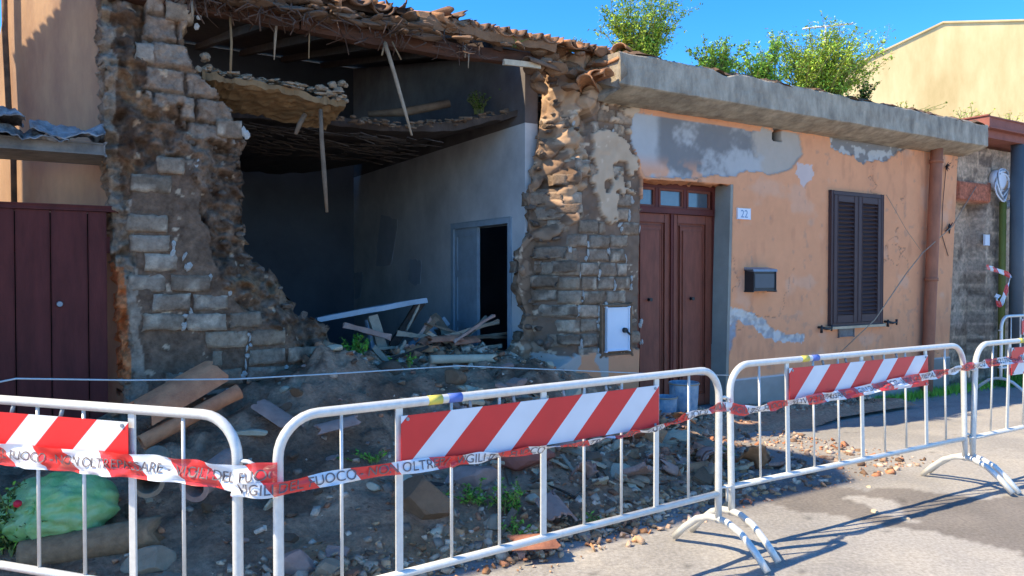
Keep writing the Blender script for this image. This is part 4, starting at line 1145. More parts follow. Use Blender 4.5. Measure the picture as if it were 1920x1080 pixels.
# gate
gt = thing('wooden_gate', 'closed maroon gate of wide vertical boards left of the broken wall', 'gate', W(-.2, -.1, 0))
zt = ah(100, 394, -.1)[1]; ga1 = ah(207, 500, -.1)[0]
edges = [ga1 - .02, ah(165, 500, -.1)[0], ah(95, 500, -.1)[0], ah(28, 500, -.1)[0], -.72, -1.0, -1.27]
for i in range(len(edges) - 1):
    bm = bmesh.new(); wbox(bm, edges[i + 1] + .004, edges[i] - .004, -.14, -.10 + .003 * (i % 2), .05, zt, .004); obj('gate_board', bm, 'maroon', gt)
for zz in (.36, zt - .24):
    bm = bmesh.new(); wbox(bm, -1.27, ga1, -.20, -.142, zz - .06, zz + .06); obj('gate_ledge', bm, 'maroon', gt)
bm = bmesh.new(); wbox(bm, -1.27, ga1 - .02, -.141, -.1405 + .0006, .05, zt - .01); bm.free()
bm = bmesh.new(); wbox(bm, -1.26, ga1 - .03, -.225, -.202, .04, zt - .01); obj('gap_screen', bm, 'wooddark', gt)  # added board, keeps the sunlit wall from showing through the gaps
bm = bmesh.new(); wbox(bm, -1.28, ga1 + .05, -.26, -.09, zt + .003, zt + .045, .01); obj('gate_lintel', bm, 'maroon', gt)
bm = bmesh.new(); A_, Z_ = ah(112, 570, -.09); tube(bm, [W(A_, -.1, Z_), W(A_, -.07, Z_)], [.022, .018], 10); obj('gate_latch', bm, 'zinc2', gt)
# ledge with crumpled weathered sheets
cn = thing('gate_canopy', 'crumbling ledge over the maroon gate heaped with crumpled grey sheeting', 'canopy', W(-.2, -.1, 2.6))
zc = ah(120, 272, .1)[1]
bm = bmesh.new(); wbox(bm, -1.27, ah(203, 280, .1)[0] - .02, -.45, .12, zc - .055, zc + .03, .012); obj('ledge', bm, 'concrete', cn)
for k in range(5):
    nA, nO = 46, 16; bm = bmesh.new(); rows = []
    A0 = -1.2 + k * .27; A1 = A0 + .5; zz = zc + .05 + .05 * (k % 3)
    if A1 > ah(203, 280, .1)[0] - .03: A1 = ah(203, 280, .1)[0] - .03
    for i in range(nA + 1):
        row = []
        for j in range(nO + 1):
            a_ = A0 + (A1 - A0) * i / nA; o_ = -.35 + .62 * j / nO
            z_ = zz + .075 * abs(float(vn(a_ * 9 + k, o_ * 3, k)) - .4) * 2 + .10 * (float(fbm(a_ * 14, o_ * 12, 3, k)) - .5) - (.16 + .1 * float(vn(a_ * 12, k, 3))) * max(0, j / nO - .72)
            row.append(bm.verts.new(W(a_ + .03 * (float(vn(o_ * 9, k, 2)) - .5), o_ + .10 * (float(fbm(a_ * 8, k, 3, 9)) - .5), z_)))
        rows.append(row)
    for i in range(nA):
        for j in range(nO): bm.faces.new((rows[i][j], rows[i + 1][j], rows[i + 1][j + 1], rows[i][j + 1]))
    ex = bmesh.ops.extrude_face_region(bm, geom=list(bm.faces))
    for v in ex['geom']:
        if isinstance(v, bmesh.types.BMVert): v.co.z -= .008
    bmesh.ops.recalc_face_normals(bm, faces=bm.faces)
    obj('crumpled_sheet', bm, 'canvas', cn)
# ============================================================ right: block built neighbour
ra0 = ah(1797, 400)[0] + .004
nr = thing('block_house', 'grey concrete block house with red cornice at the right end of the orange wall', 'house', W(13.5, 0, 0))
rec = PZ([(1787, 372), (1852, 376), (1846, 740), (1776, 740)])
def nr_h(a, h):
    r, t, t2, eu, ev, c, rw = bricks(a, h, .42, .21, 21, .004)
    H = -.03 + .006 * (1 - r) + (fbm(a * 20, h * 20, 3, 4) - .5) * .012
    lint = zone(a, h, [(1780, 338), (1858, 344), (1856, 380), (1780, 374)], .006, 5, 3)
    H = np.where(inpoly(a, h, rec), H - .24, H)
    return np.where(lint, .01, H)
def nr_c(a, h, H):
    r, t, t2, eu, ev, c, rw = bricks(a, h, .42, .21, 21, .004)
    col = mix(np.array([.24, .22, .20]), np.array([.46, .42, .37]), t * .7 + .3 * fbm(a * 6, h * 6, 3, 4))
    col = mix(col, np.array([.60, .55, .48]), (1 - sst(.004, .03, np.minimum(eu, ev))) * .9)
    col = mix(col, np.array([.14, .13, .13]), sst(.54, .62, fbm(a * 5, h * 7, 4, 14)) * .7)
    lint = zone(a, h, [(1780, 338), (1858, 344), (1856, 380), (1780, 374)], .006, 5, 3)
    col = mix(col, np.array([.55, .52, .48]), sst(.55, .6, fbm(a * 3, h * 2, 3, 24)) * .6)
    return np.where(lint[..., None], np.array([.46, .20, .15]), col)
relief('block_wall', [(ra0, -.2), (16.5, -.2), (16.5, 3.66), (ra0, 3.66)], [], .03, nr_h, nr_c, .35, 'masonry', nr, jit=0, layers=2, blur=0, edge_rough=0)
bm = bmesh.new(); ck = ca1 + .03
wbox(bm, ck, 16.5, -.3, .30, 3.72, 3.84, .01); wbox(bm, ck, 16.5, -.3, .38, 3.843, 4.02, .02); obj('cornice', bm, 'redbrown', nr)
for (x, yy, r_, m_, nm, y0, y1, lab, of) in ((1879, 0, .05, 'green', 'green_pipe', 378, 690, 'olive green vertical pipe on the block wall beside the grey pole', .08),):
    bm = bmesh.new(); A_ = ah(x, 500, of)[0]; tube(bm, [W(A_, of, -.1), W(A_, of, ah(x, y0, of)[1])], r_, 14); o = obj('green_pipe', bm, m_, None); tag(o, lab, 'pipe')
bm = bmesh.new(); A_ = ah(1907, 400, .22)[0]; tube(bm, [W(A_, .22, -.1), W(A_, .22, ah(1907, 272, .22)[1])], .10, 16); o = obj('downpipe', bm, 'greypipe', None); tag(o, 'thick grey vertical pipe under the red cornice at the right margin', 'pipe')
# junction box with a tangle of cable
jb = thing('junction_box', 'pale grey cable junction box with looped cable high on the block wall', 'junction box', onwall(1874, 345, .06))
c_ = onwall(1874, 338, .06)
bm = bmesh.new(); tube(bm, [c_ - NV * .08, c_ + NV * .02, c_ + NV * .05], [.17, .17, .12], 16); obj('cover', bm, 'white', jb)
for k in range(5):
    bm = bmesh.new(); rr = .16 + .012 * k; ph = k * .7
    tube(bm, [c_ + NV * (.05 + .02 * math.sin(i + k)) + AV * math.cos(i * .42 + ph) * rr * .95 + ZV * (math.sin(i * .42 + ph) * rr * 1.1 - .03 * k) for i in range(13)], .013, 6); obj('cable_loop', bm, 'zinc2' if k % 2 else 'white', jb)
bm = bmesh.new(); q = onwall(1893, 383, .08); tube(bm, [q - NV * .03, q + NV * .05], [.075, .065], 12); obj('small_cap', bm, 'white', jb)
bm = bmesh.new(); tube(bm, [c_ - ZV * .1, onwall(1880, 372, .1), q], .014, 6); tube(bm, [q, onwall(1905, 345, .2), onwall(1960, 325, .25)], .014, 6); obj('cable', bm, 'white', jb)
bm = bmesh.new(); A_, z_ = ah(1852, 450, 0); wbox(bm, A_ - .07, A_ + .07, -.03, -.006, z_ - .085, z_ + .085, .004); o = obj('small_plate', bm, 'white', None); tag(o, 'small blank white plate on the block wall left of the green pipe', 'plate')
# ============================================================ far yellow house
yh = thing('yellow_house', 'tall pale yellow gabled house rising behind the roof plants', 'house', (16, 23, 0))
def onY(px, py):
    q = Vector((11.0, 22.0, 0)); n_ = Vector((-.43, -.903, 0)); d = ray(px, py); t = (q - Vector((0, 0, CAMH))).dot(n_) / d.dot(n_); return Vector((0, 0, CAMH)) + d * t
tp = [onY(1560, 150), onY(1605, 122), onY(1768, 44), onY(1925, 40), onY(2100, 120)]
base = [Vector((tp[-1].x, tp[-1].y, 0)), Vector((tp[0].x, tp[0].y, 0))]
bk = Vector((.43, .903, 0)) * 7
bm = bmesh.new(); vf = [bm.verts.new(p) for p in tp + base]; vb = [bm.verts.new(p + bk) for p in tp + base]
bm.faces.new(vf); bm.faces.new(vb[::-1])
for i in range(len(vf)): bm.faces.new((vf[i], vb[i], vb[(i + 1) % len(vf)], vf[(i + 1) % len(vf)]))
bmesh.ops.recalc_face_normals(bm, faces=bm.faces)
obj('wall', bm, 'cream', yh)
bm = bmesh.new()
for i in range(len(tp) - 1):
    s_ = Vector((-.43, -.903, 0)) * .05
    p_, q_ = tp[i] + s_, tp[i + 1] + s_
    v = [bm.verts.new(x) for x in (p_, q_, q_ + ZV * .05, p_ + ZV * .05)] + [bm.verts.new(x + bk) for x in (p_, q_, q_ + ZV * .05, p_ + ZV * .05)]
    for f in ((0, 1, 2, 3), (7, 6, 5, 4), (0, 4, 5, 1), (1, 5, 6, 2), (2, 6, 7, 3), (3, 7, 4, 0)): bm.faces.new([v[x] for x in f])
bmesh.ops.recalc_face_normals(bm, faces=bm.faces)
obj('roof_edge', bm, 'cream', yh)
# aerial
ar = thing('tv_aerial', 'thin pale television aerial sticking up above the roof plants', 'aerial', atY(1600, 200, 15))
bm = bmesh.new(); P_ = atY(1505, 54, 15); Q_ = atY(1600, 44, 15); tube(bm, [P_, Q_], .016, 6); obj('boom', bm, 'zinc', ar)
bm = bmesh.new(); m_ = P_.lerp(Q_, .45); tube(bm, [m_, Vector((m_.x, m_.y, 3))], .02, 6); obj('mast', bm, 'zinc', ar)
for t in np.linspace(.05, .95, 9):
    bm = bmesh.new(); c_ = P_.lerp(Q_, t); u_ = Vector((.2, -.9, .1)).normalized(); tube(bm, [c_ - u_ * .07, c_ + u_ * .07], .006, 5); obj('element', bm, 'zinc', ar)
# ============================================================ fittings on the orange wall
def wallframe(px, py, off=0.0): a, z = ah(px, py, off); return a, z
mb = thing('mailbox', 'small black mailbox with pale lid fixed to the orange wall', 'mailbox', onwall(1417, 524))
a0, z1 = ah(1396, 503); a1, z0_ = ah(1438, 545)
bm = bmesh.new(); wbox(bm, a0, a1, .003, .13, z0_, z1 - .03, .012); obj('body', bm, 'black', mb)
bm = bmesh.new(); pts = [(.003, z1 - .028), (.15, z1 - .04), (.14, z1 - .012), (.003, z1 + .012)]
vf = [bm.verts.new(W(a0 - .012, o, z)) for o, z in pts]; vb = [bm.verts.new(W(a1 + .012, o, z)) for o, z in pts]
bm.faces.new(vf); bm.faces.new(vb[::-1])
for i in range(4): bm.faces.new((vf[i], vb[i], vb[(i + 1) % 4], vf[(i + 1) % 4]))
bmesh.ops.recalc_face_normals(bm, faces=bm.faces); obj('lid', bm, 'zinc2', mb)
bm = bmesh.new(); wbox(bm, a0 + .03, a1 - .03, .131, .135, z0_ + .04, z1 - .07, .001); obj('front_panel', bm, M['greypipe'], mb)
npl = thing('house_number_plate', 'white house number plate reading 22 on the orange wall right of the door', 'number plate', onwall(1393, 401))
a0, z1 = ah(1381, 390); a1, z0_ = ah(1405, 412)
bm = bmesh.new(); wbox(bm, a0, a1, .003, .02, z0_, z1, .003); obj('plate', bm, 'white', npl)
M['ink'] = mat('blue_ink', rgb(120, 150, 180), .6, var=.05, bump=0)
def textmesh(body, size):
    cu = bpy.data.curves.new('t', 'FONT'); cu.body = body; cu.size = size; cu.align_x = 'LEFT'
    o = bpy.data.objects.new('t', cu); C.objects.link(o); dg = bpy.context.evaluated_depsgraph_get()
    me = bpy.data.meshes.new_from_object(o.evaluated_get(dg)); bpy.data.objects.remove(o); bpy.data.curves.remove(cu)
    bm = bmesh.new(); bm.from_mesh(me); bpy.data.meshes.remove(me); return bm
bm = textmesh('22', .13)
xs = [v.co.x for v in bm.verts]; ys = [v.co.y for v in bm.verts]
for v in bm.verts: v.co = W((a0 + a1) / 2 + v.co.x - (min(xs) + max(xs)) / 2, .022, (z0_ + z1) / 2 + v.co.y - (min(ys) + max(ys)) / 2)
obj('number', bm, 'ink', npl)
mc_ = thing('meter_cabinet', 'white meter cabinet with black lock set in the bare brick pillar by the door', 'cabinet', onwall(1156, 616))
a0, z1 = ah(1136, 577); a1, z0_ = ah(1178, 656)
bm = bmesh.new(); wbox(bm, a0, a1, -.08, .015, z0_, z1, .012); obj('door_panel', bm, 'white', mc_)
bm = bmesh.new(); wbox(bm, a0 - .06, a1 + .05, -.06, -.015, z0_ - .05, z1 + .03, .02); obj('plaster_surround', bm, 'tuff', mc_)
bm = bmesh.new(); A_, Z_ = ah(1171, 619, .02); tube(bm, [W(A_, .01, Z_), W(A_, .05, Z_)], [.03, .026], 10); tube(bm, [W(A_, .04, Z_), W(A_ + .05, .06, Z_ - .05)], .012, 6); obj('lock', bm, 'black', mc_)
# rope hanging across the street front
bm = bmesh.new()
rp_ = [onwall(1572, 664, .05), onwall(1640, 600, .22), onwall(1700, 512, .35), onwall(1730, 474, .25), onwall(1785, 425, .06), onwall(1830, 350, .03)]
tube(bm, rp_, .007, 6); tube(bm, [onwall(1662, 365, .01), onwall(1700, 432, .12), onwall(1730, 474, .25)], .003, 5)
o = obj('rope', bm, 'woodpale', None); tag(o, 'thin pale rope slung diagonally across the orange wall past the shutters', 'rope')
# wire across the left
bm = bmesh.new(); tube(bm, [hw for hw in (onwall(-60, 716, .9), onwall(0, 716, .9), onwall(30, 710, .88), onwall(240, 713, .8), onwall(440, 711, .8), onwall(640, 700, .75), onwall(860, 686, .6), onwall(960, 690, .5), onwall(1060, 694, .4), onwall(1200, 700, .4), onwall(1380, 704, .4))], .006, 6)
o = obj('steel_wire', bm, 'zinc', None); tag(o, 'thin steel wire strung across the gate and the opening above the heap', 'wire')
# ============================================================ crowd barriers
BL = 2.57
def smoothpath(pts, n):
    """Catmull-Rom through pts"""
    pts = [Vector(p) for p in pts]; out = []
    P = [pts[0] * 2 - pts[1]] + pts + [pts[-1] * 2 - pts[-2]]
    for i in range(1, len(P) - 2):
        for j in range(n):
            t = j / n
            out.append(.5 * ((2 * P[i]) + (P[i + 1] - P[i - 1]) * t + (2 * P[i - 1] - 5 * P[i] + 4 * P[i + 1] - P[i + 2]) * t * t + (3 * P[i] - P[i - 1] - 3 * P[i + 1] + P[i + 2]) * t ** 3))
    return out + [pts[-1]]
def signmat():
    m, n, b = new_mat('sign_reflective')
    N, L = n.nodes, n.links
    tc = N.new('ShaderNodeTexCoord'); sp = N.new('ShaderNodeSeparateXYZ'); L.new(tc.outputs['Object'], sp.inputs[0])
    def mth(op, a, b_=None):
        q = N.new('ShaderNodeMath'); q.operation = op
        for i, x in enumerate((a, b_)):
            if x is None: continue
            if isinstance(x, (int, float)): q.inputs[i].default_value = x
            else: L.new(x, q.inputs[i])
        return q.outputs[0]
    u = mth('SUBTRACT', sp.outputs['X'], mth('MULTIPLY', sp.outputs['Z'], 1.0))
    per = BL * .6 / 4.08
    u = mth('ADD', u, BL * .3 + .826 + per * 4 - .02)
    fr = mth('FRACT', mth('DIVIDE', u, per))
    w_ = mth('LESS_THAN', fr, .44)
    ed = mth('MINIMUM', mth('ABSOLUTE', fr), mth('ABSOLUTE', mth('SUBTRACT', fr, .44)))
    no = N.new('ShaderNodeTexNoise'); no.inputs['Scale'].default_value = 7; L.new(tc.outputs['Object'], no.inputs['Vector'])
    mx = N.new('ShaderNodeMix'); mx.data_type = 'RGBA'; L.new(w_, mx.inputs['Factor'])
    mx.inputs[6].default_value = (.78, .025, .022, 1); mx.inputs[7].default_value = (.80, .80, .80, 1)
    m2 = N.new('ShaderNodeMix'); m2.data_type = 'RGBA'; m2.blend_type = 'MULTIPLY'; m2.inputs['Factor'].default_value = 1
    rm = N.new('ShaderNodeMapRange'); rm.inputs['To Min'].default_value = .8; L.new(no.outputs['Fac'], rm.inputs['Value'])
    L.new(mx.outputs[2], m2.inputs[6]); L.new(rm.outputs[0], m2.inputs[7])
    L.new(m2.outputs[2], b.inputs['Base Color']); b.inputs['Roughness'].default_value = .42
    return m
M['sign'] = signmat()
def make_barrier(label, grp):
    t = thing('crowd_barrier', label, 'barrier', (0, 0, 0), grp)
    h0, h1, rc, r, x = .37, 1.10, .16, .0205, BL / 2
    bm = bmesh.new()
    pts = [(-x, 0, .20), (-x, 0, .4), (-x, 0, h1 - rc)]
    for k in range(1, 9): an = math.pi / 2 * k / 8; pts.append((-x + rc - rc * math.cos(an), 0, h1 - rc + rc * math.sin(an)))
    pts += [(-.6, 0, h1), (0, 0, h1), (.6, 0, h1)]
    for k in range(0, 9): an = math.pi / 2 * k / 8; pts.append((x - rc + rc * math.sin(an), 0, h1 - rc + rc * math.cos(an)))
    pts += [(x, 0, .4), (x, 0, .20)]
    tube(bm, pts, r, 14); tube(bm, [(-x, 0, h0), (x, 0, h0)], r * .9, 12)
    obj('frame', bm, 'zinc', t, world=False)
    for k in range(1, 10):
        xx = -x + BL * k / 10
        bm = bmesh.new()
        if k in (2, 5, 8): box(bm, (xx, 0, (h0 + h1) / 2), (.032, .010, h1 - h0 - .03))
        else: tube(bm, [(xx, 0, h0), (xx, 0, h1)], .0075, 8)
        obj('bar', bm, 'zinc', t, world=False)
    for s in (-1, 1):
        bm = bmesh.new()
        q = [(s * x, y, z) for y, z in ((-.34, .018), (-.26, .10), (-.16, .18), (-.07, .215), (0, .222), (.07, .215), (.16, .18), (.26, .10), (.34, .018))]
        tube(bm, q, .021, 12)
        obj('foot', bm, 'zinc', t, world=False)
    # hooks
    bm = bmesh.new()
    bm.free()
    for z in (.93, .40):
        bm = bmesh.new(); tube(bm, [(x, 0, z), (x + .05, 0, z), (x + .075, 0, z - .008), (x + .078, 0, z - .05), (x + .078, 0, z - .09)], .0085, 8); obj('coupling_hook', bm, 'zinc', t, world=False)
    for z in (.905, .375):
        bm = bmesh.new(); tube(bm, [(-x, 0, z), (-x - .035, .02, z), (-x - .05, 0, z), (-x - .035, -.02, z), (-x, 0, z)], .0085, 8); obj('coupling_eye', bm, 'zinc', t, world=False)
    bm = bmesh.new(); box(bm, (0, -.0185, .938), (BL * .6, .003, .225), bevel=.001)
    sg = obj('striped_sign', bm, 'sign', t, world=False)
    for xx in (-BL * .3 + .03, BL * .3 - .03):
        for z in (.84, 1.035):
            bm = bmesh.new(); tube(bm, [(xx, -.0195, z), (xx, -.025, z)], .008, 8); obj('rivet', bm, 'zinc2', sg, world=False)
    for xx in (-.42, -.18, .12, .4):
        bm = bmesh.new(); tube(bm, [(xx, -.012, 1.045), (xx, 0, 1.085)], .008, 6); obj('sign_clip', bm, 'zinc2', t, world=False)
    for c, xx in (('yellowp', -.60), ('bluep', -.50)):
        bm = bmesh.new(); tube(bm, [(xx - .035, 0, h1), (xx + .035, 0, h1)], .0212, 14)
        obj('paint_band', bm, c, t, world=False)
    return t
def copy_tree(o, parent=None):
    c = o.copy(); C.objects.link(c)
    if parent is not None:
        c.parent = parent; c.matrix_parent_inverse = o.matrix_parent_inverse.copy()
    for ch in list(o.children): copy_tree(ch, c)
    return c
GRP = 'steel crowd barriers closing off the street'
Bars = [((-3.50, 3.68), (-1.06, 2.87), 'white lit crowd barrier at the lower left in front of the green bag'),
        ((-.892, 2.87), (1.196, 4.33), 'crowd barrier in the middle, nearest the camera, closing off the rubble heap'),
        ((1.31, 4.46), (3.55, 5.80), 'crowd barrier in front of the orange wall and shuttered window'),
        ((3.62, 5.84), (5.80, 7.16), 'crowd barrier cut by the right margin, its sign near the grey pipe'),
        ((6.72, 10.25), (8.9, 11.5), 'farthest white barrier standing by the green and grey pipes')]
proto = make_barrier(Bars[0][2], GRP)
BT = []
for i, (p, q, lab) in enumerate(Bars):
    b = proto if i == 0 else copy_tree(proto)
    p, q = Vector((*p, 0)), Vector((*q, 0)); c_ = (p + q) / 2; d = (q - p).normalized()
    BT.append(b); b.location = c_
    lean = (0, 0, R(-1.5), R(1.0), 0)[i]
    b.rotation_euler = (lean, 0, math.atan2(d.y, d.x))
    b['label'] = lab
BT[4].scale = (.97, 1, .97)
def bp_(i, s, h, off=.0):
    """point on barrier i: s along 0..1, height h, off in front"""
    p, q = Vector((*Bars[i][0], 0)), Vector((*Bars[i][1], 0)); d = (q - p).normalized(); n_ = Vector((d.y, -d.x, 0))
    return p.lerp(q, s) + ZV * h + n_ * off
def bproj(i, px, py, off=.03):
    p, q = Vector((*Bars[i][0], 0)), Vector((*Bars[i][1], 0)); d = (q - p).normalized(); n_ = Vector((d.y, -d.x, 0))
    o_ = Vector((0, 0, CAMH)); r_ = ray(px, py); t = (p + n_ * off - o_).dot(n_) / r_.dot(n_); return o_ + r_ * t
# ============================================================ warning tape
def tapemat():
    m, n, b = new_mat('warning_tape')
    N, L = n.nodes, n.links
    at = N.new('ShaderNodeAttribute'); at.attribute_name = 'Col'
    sp = N.new('ShaderNodeSeparateColor'); L.new(at.outputs['Color'], sp.inputs[0])
    f = N.new('ShaderNodeMath'); f.operation = 'FRACT'; L.new(sp.outputs[0], f.inputs[0])
    g_ = N.new('ShaderNodeMath'); g_.operation = 'LESS_THAN'; g_.inputs[1].default_value = .5; L.new(f.outputs[0], g_.inputs[0])
    mx = N.new('ShaderNodeMix'); mx.data_type = 'RGBA'; L.new(g_.outputs[0], mx.inputs['Factor'])
    mx.inputs[6].default_value = (.80, .80, .80, 1); mx.inputs[7].default_value = (.78, .045, .04, 1)
    L.new(mx.outputs[2], b.inputs['Base Color']); b.inputs['Roughness'].default_value = .35; b.inputs['Alpha'].default_value = .86
    b.inputs['Specular IOR Level'].default_value = .5
    return m
M['tape'] = tapemat()
TEXT = 'VIGILI DEL FUOCO - NON OLTREPASSARE - '
_wc = {}
def words_of(L_):
    if 'w' not in _wc:
        x = 0; out = []
        for wd in TEXT.split():
            bm = textmesh(wd, .048); w_ = max(v.co.x for v in bm.verts); bm.free(); out.append((wd, x)); x += w_ + .014
        _wc['w'] = out; _wc['t'] = x
    sc = L_ / _wc['t']
    return [(a_, x_ * sc, sc) for a_, x_ in _wc['w']]
def make_tape(label, path, width, cat_grp='warning tape', start=0.0, textlen=1.15, twist=None, lettering=True, period=.36, flip=False):
    P = smoothpath(path, 24)
    acc = [0]
    for i in range(1, len(P)): acc.append(acc[-1] + (P[i] - P[i - 1]).length)
    Lt = acc[-1]
    def at_(s):
        s = min(max(s, 0), Lt - 1e-4); i = max(0, min(int(np.searchsorted(acc, s)) - 1, len(P) - 2)); k = (s - acc[i]) / max(acc[i + 1] - acc[i], 1e-6)
        p = P[i].lerp(P[i + 1], k); d = (P[i + 1] - P[i]).normalized(); return p, d, i + k
    def pt(s, v, lift=0.0):
        p, d, ik = at_(s); wd = width
        tw = twist(s / Lt) if twist else 0
        n_ = d.cross(ZV).normalized(); u_ = n_.cross(d).normalized()
        uu = u_ * math.cos(tw) + n_ * math.sin(tw); nn = n_ * math.cos(tw) - u_ * math.sin(tw)
        wav = .009 * math.sin(s * 23 + 2 * math.sin(s * 5)) * (v / width * 2) + .012 * (float(vn(s * 14, v * 55, 3)) - .5) * 2
        return p + uu * v + nn * (wav + lift) 
    nS = max(30, int(Lt / .012)); nV = 8
    vv, ff, cc = [], [], []
    for i in range(nS + 1):
        s = Lt * i / nS
        for j in range(nV + 1):
            v = -width / 2 + width * j / nV
            vv.append(pt(s, v)); u = (s + start + v * .9) / period
            cc.append((u + 10, 0, 0))
    for i in range(nS):
        for j in range(nV):
            a_ = i * (nV + 1) + j; ff.append((a_, a_ + nV + 1, a_ + nV + 2, a_ + 1))
    # face colours for clean stripes
    me = bpy.data.meshes.new('warning_tape'); me.from_pydata([tuple(v) for v in vv], [], ff)
    ca = me.color_attributes.new('Col', 'FLOAT_COLOR', 'POINT')
    ca.data.foreach_set('color', [x for c in cc for x in (*c, 1)])
    o = link('warning_tape', me, 'tape', None, smooth=True); tag(o, label, 'warning tape', 'red and white tape strung along the barriers')
    if lettering:
        s = .03; k = 0
        while s < Lt - .05:
            for word, x0_, sc in words_of(textlen):
                if s + x0_ > Lt - .06: continue
                bm = textmesh(word, .048)
                for v in bm.verts: v.co = Vector((x0_ + v.co.x * sc, v.co.y * 1.15 - .016, 0))
                kill = [f for f in bm.faces if max(v.co.x for v in f.verts) + s > Lt - .02]
                bmesh.ops.delete(bm, geom=kill, context='FACES')
                if len(bm.faces):
                    for v in bm.verts: v.co = pt(s + v.co.x, v.co.y, .0035)
                    obj('lettering', bm, 'text', o, world=False)
                else: bm.free()
            s += textlen + .02
    return o
def tw2(t): return .75 * math.sin(t * 9)
t1 = [bproj(0, -80, 845, .05), bproj(0, 0, 851, .05), bproj(0, 110, 862, .05), bproj(0, 240, 873, .055), bproj(0, 350, 884, .05), bproj(0, 445, 897, .045), bproj(1, 478, 893, .02), bproj(1, 520, 890, .045)]
make_tape('lettered red and white tape across the sign of the lower left barrier', t1, .098, start=.24)
t2 = [bproj(0, 436, 917, .06), bproj(1, 475, 921, .05), bproj(1, 525, 917, .055), bproj(1, 630, 895, .04), bproj(1, 745, 878, .035), bproj(1, 850, 865, .04)]
make_tape('lettered red and white tape from the lower left joint up to the middle sign', t2, .056, start=.20)
t3 = [bproj(1, 845, 866, .04), bproj(1, 960, 850, .035), bproj(1, 1100, 829, .035), bproj(1, 1230, 803, .035), bproj(1, 1290, 780, .04), bproj(1, 1342, 766, .04), bproj(2, 1372, 762, .05)]
make_tape('twisted narrow tape running along the bottom edge of the middle barrier sign', t3, .052, start=.1, twist=lambda t: 1.12 * math.sin(t * 3.0 + .1))
t4 = [bproj(2, 1366, 764, .05), bproj(2, 1405, 770, .04), bproj(2, 1475, 756, .04), bproj(2, 1600, 736, .04), bproj(2, 1730, 707, .04), bproj(2, 1826, 686, .04), bproj(3, 1860, 680, .04), bproj(3, 1925, 671, .04), bproj(3, 1990, 660, .04)]
make_tape('lettered red and white tape along the barrier in front of the orange wall', t4, .066, start=0, twist=lambda t: .55 * math.sin(t * 13))
# knot of tape at the joint and the loose end on the green pipe
t5 = [onwall(1850, 500, .25), onwall(1866, 506, .2), onwall(1893, 518, .25), onwall(1886, 545, .25), onwall(1875, 572, .2), onwall(1868, 560, .18), onwall(1872, 552, .2)]
make_tape('short loose end of red and white tape tied round the green pipe', t5, .07, start=0, lettering=False, period=.3)
# ============================================================ things lying about
def onheap(px, py, up=0.0):
    p = hitheap(px, py); return p + ZV * up
# --- green bag
bg = onheap(112, 1000)
bc = atY(110, 952, bg.y + .02); bc.z = max(bc.z, .28)
bm = bmesh.new(); bmesh.ops.create_icosphere(bm, subdivisions=5, radius=1)
knot = Vector((-.10, -.9, .25)).normalized()
for v in bm.verts:
    p = v.co.copy()
    an = math.atan2(p.cross(knot).length, p.dot(knot))
    th = math.atan2((p - knot * p.dot(knot)).z, (p - knot * p.dot(knot)).x)
    fold = .035 * math.sin(th * 14 + 3 * math.sin(an * 3)) * math.exp(-an * .6) + .22 * (float(fbm(p.x * 1.7 + 5, p.z * 2.2 + p.y, 4, 2)) - .5) + .16 * abs(float(fbm(p.x * 2.2 + 9, p.z * 2.6 + p.y * 2, 3, 5)) - .5) * 2 + .07 * abs(float(fbm(p.x * 5.5 + 2, p.z * 7 + p.y * 3, 3, 15)) - .5) * 2
    pinch = -.10 * math.exp(-(an / .28) ** 2)
    r_ = 1 + fold + pinch
    q = Vector((p.x * .295, p.y * .24, p.z * .185)) * r_
    if q.z < -.14: q.z = -.14 + (q.z + .14) * .3
    q.z += .02 * math.sin(p.x * 3)
    v.co = q + bc
o = obj('rubbish_bag', bm, 'bag', None, smooth=True); tag(o, 'full knotted light green plastic bag lying behind the lower left barrier', 'bag')
bm = bmesh.new(); q = bc + knot * .17
for k in range(6):
    d = (knot + Vector((random.uniform(-1, 1), 0, random.uniform(-1, 1)))).normalized(); tube(bm, [q, q + d * .05, q + d * .09 - ZV * .02], [.022, .018, .004], 6)
obj('bag_knot', bm, 'bag', o, smooth=True)
# --- log
def logobj(name, p, q, r0, r1, m, lab, cat, seg=18, rough=.12):
    bm = bmesh.new(); n = 22; rings = []; d = (q - p).normalized(); u = d.orthogonal().normalized(); s = d.cross(u)
    for i in range(n + 1):
        t = i / n; c_ = p.lerp(q, t); ring = []
        for k in range(seg):
            a_ = 2 * math.pi * k / seg; rr = (r0 + (r1 - r0) * t) * (1 + rough * 2 * (float(fbm(math.cos(a_) * 1.5 + 3, math.sin(a_) * 1.5 + t * 2.5, 4, 7)) - .5))
            e = 0
            if i == n: e = .10 * (float(vn(k * .9, 3, 4)) - .5)
            ring.append(bm.verts.new(c_ + (u * math.cos(a_) + s * math.sin(a_)) * rr + d * e))
        rings.append(ring)
    for i in range(n):
        for k in range(seg): bm.faces.new((rings[i][k], rings[i][(k + 1) % seg], rings[i + 1][(k + 1) % seg], rings[i + 1][k]))
    for rg_, t in ((rings[0], 0), (rings[-1], 1)):
        c_ = bm.verts.new(p.lerp(q, t) + d * (-.01 if t else .01) )
        for k in range(seg): bm.faces.new((rg_[k], rg_[(k + 1) % seg], c_))
    bmesh.ops.recalc_face_normals(bm, faces=bm.faces)
    o = obj(name, bm, m, None, smooth=True); return tag(o, lab, cat)
g0 = onheap(40, 1062); g1 = onheap(292, 1030)
logobj('log', g0 + ZV * .06, g1 + ZV * .09, .075, .088, 'log', 'short thick split log lying below the green bag', 'log')
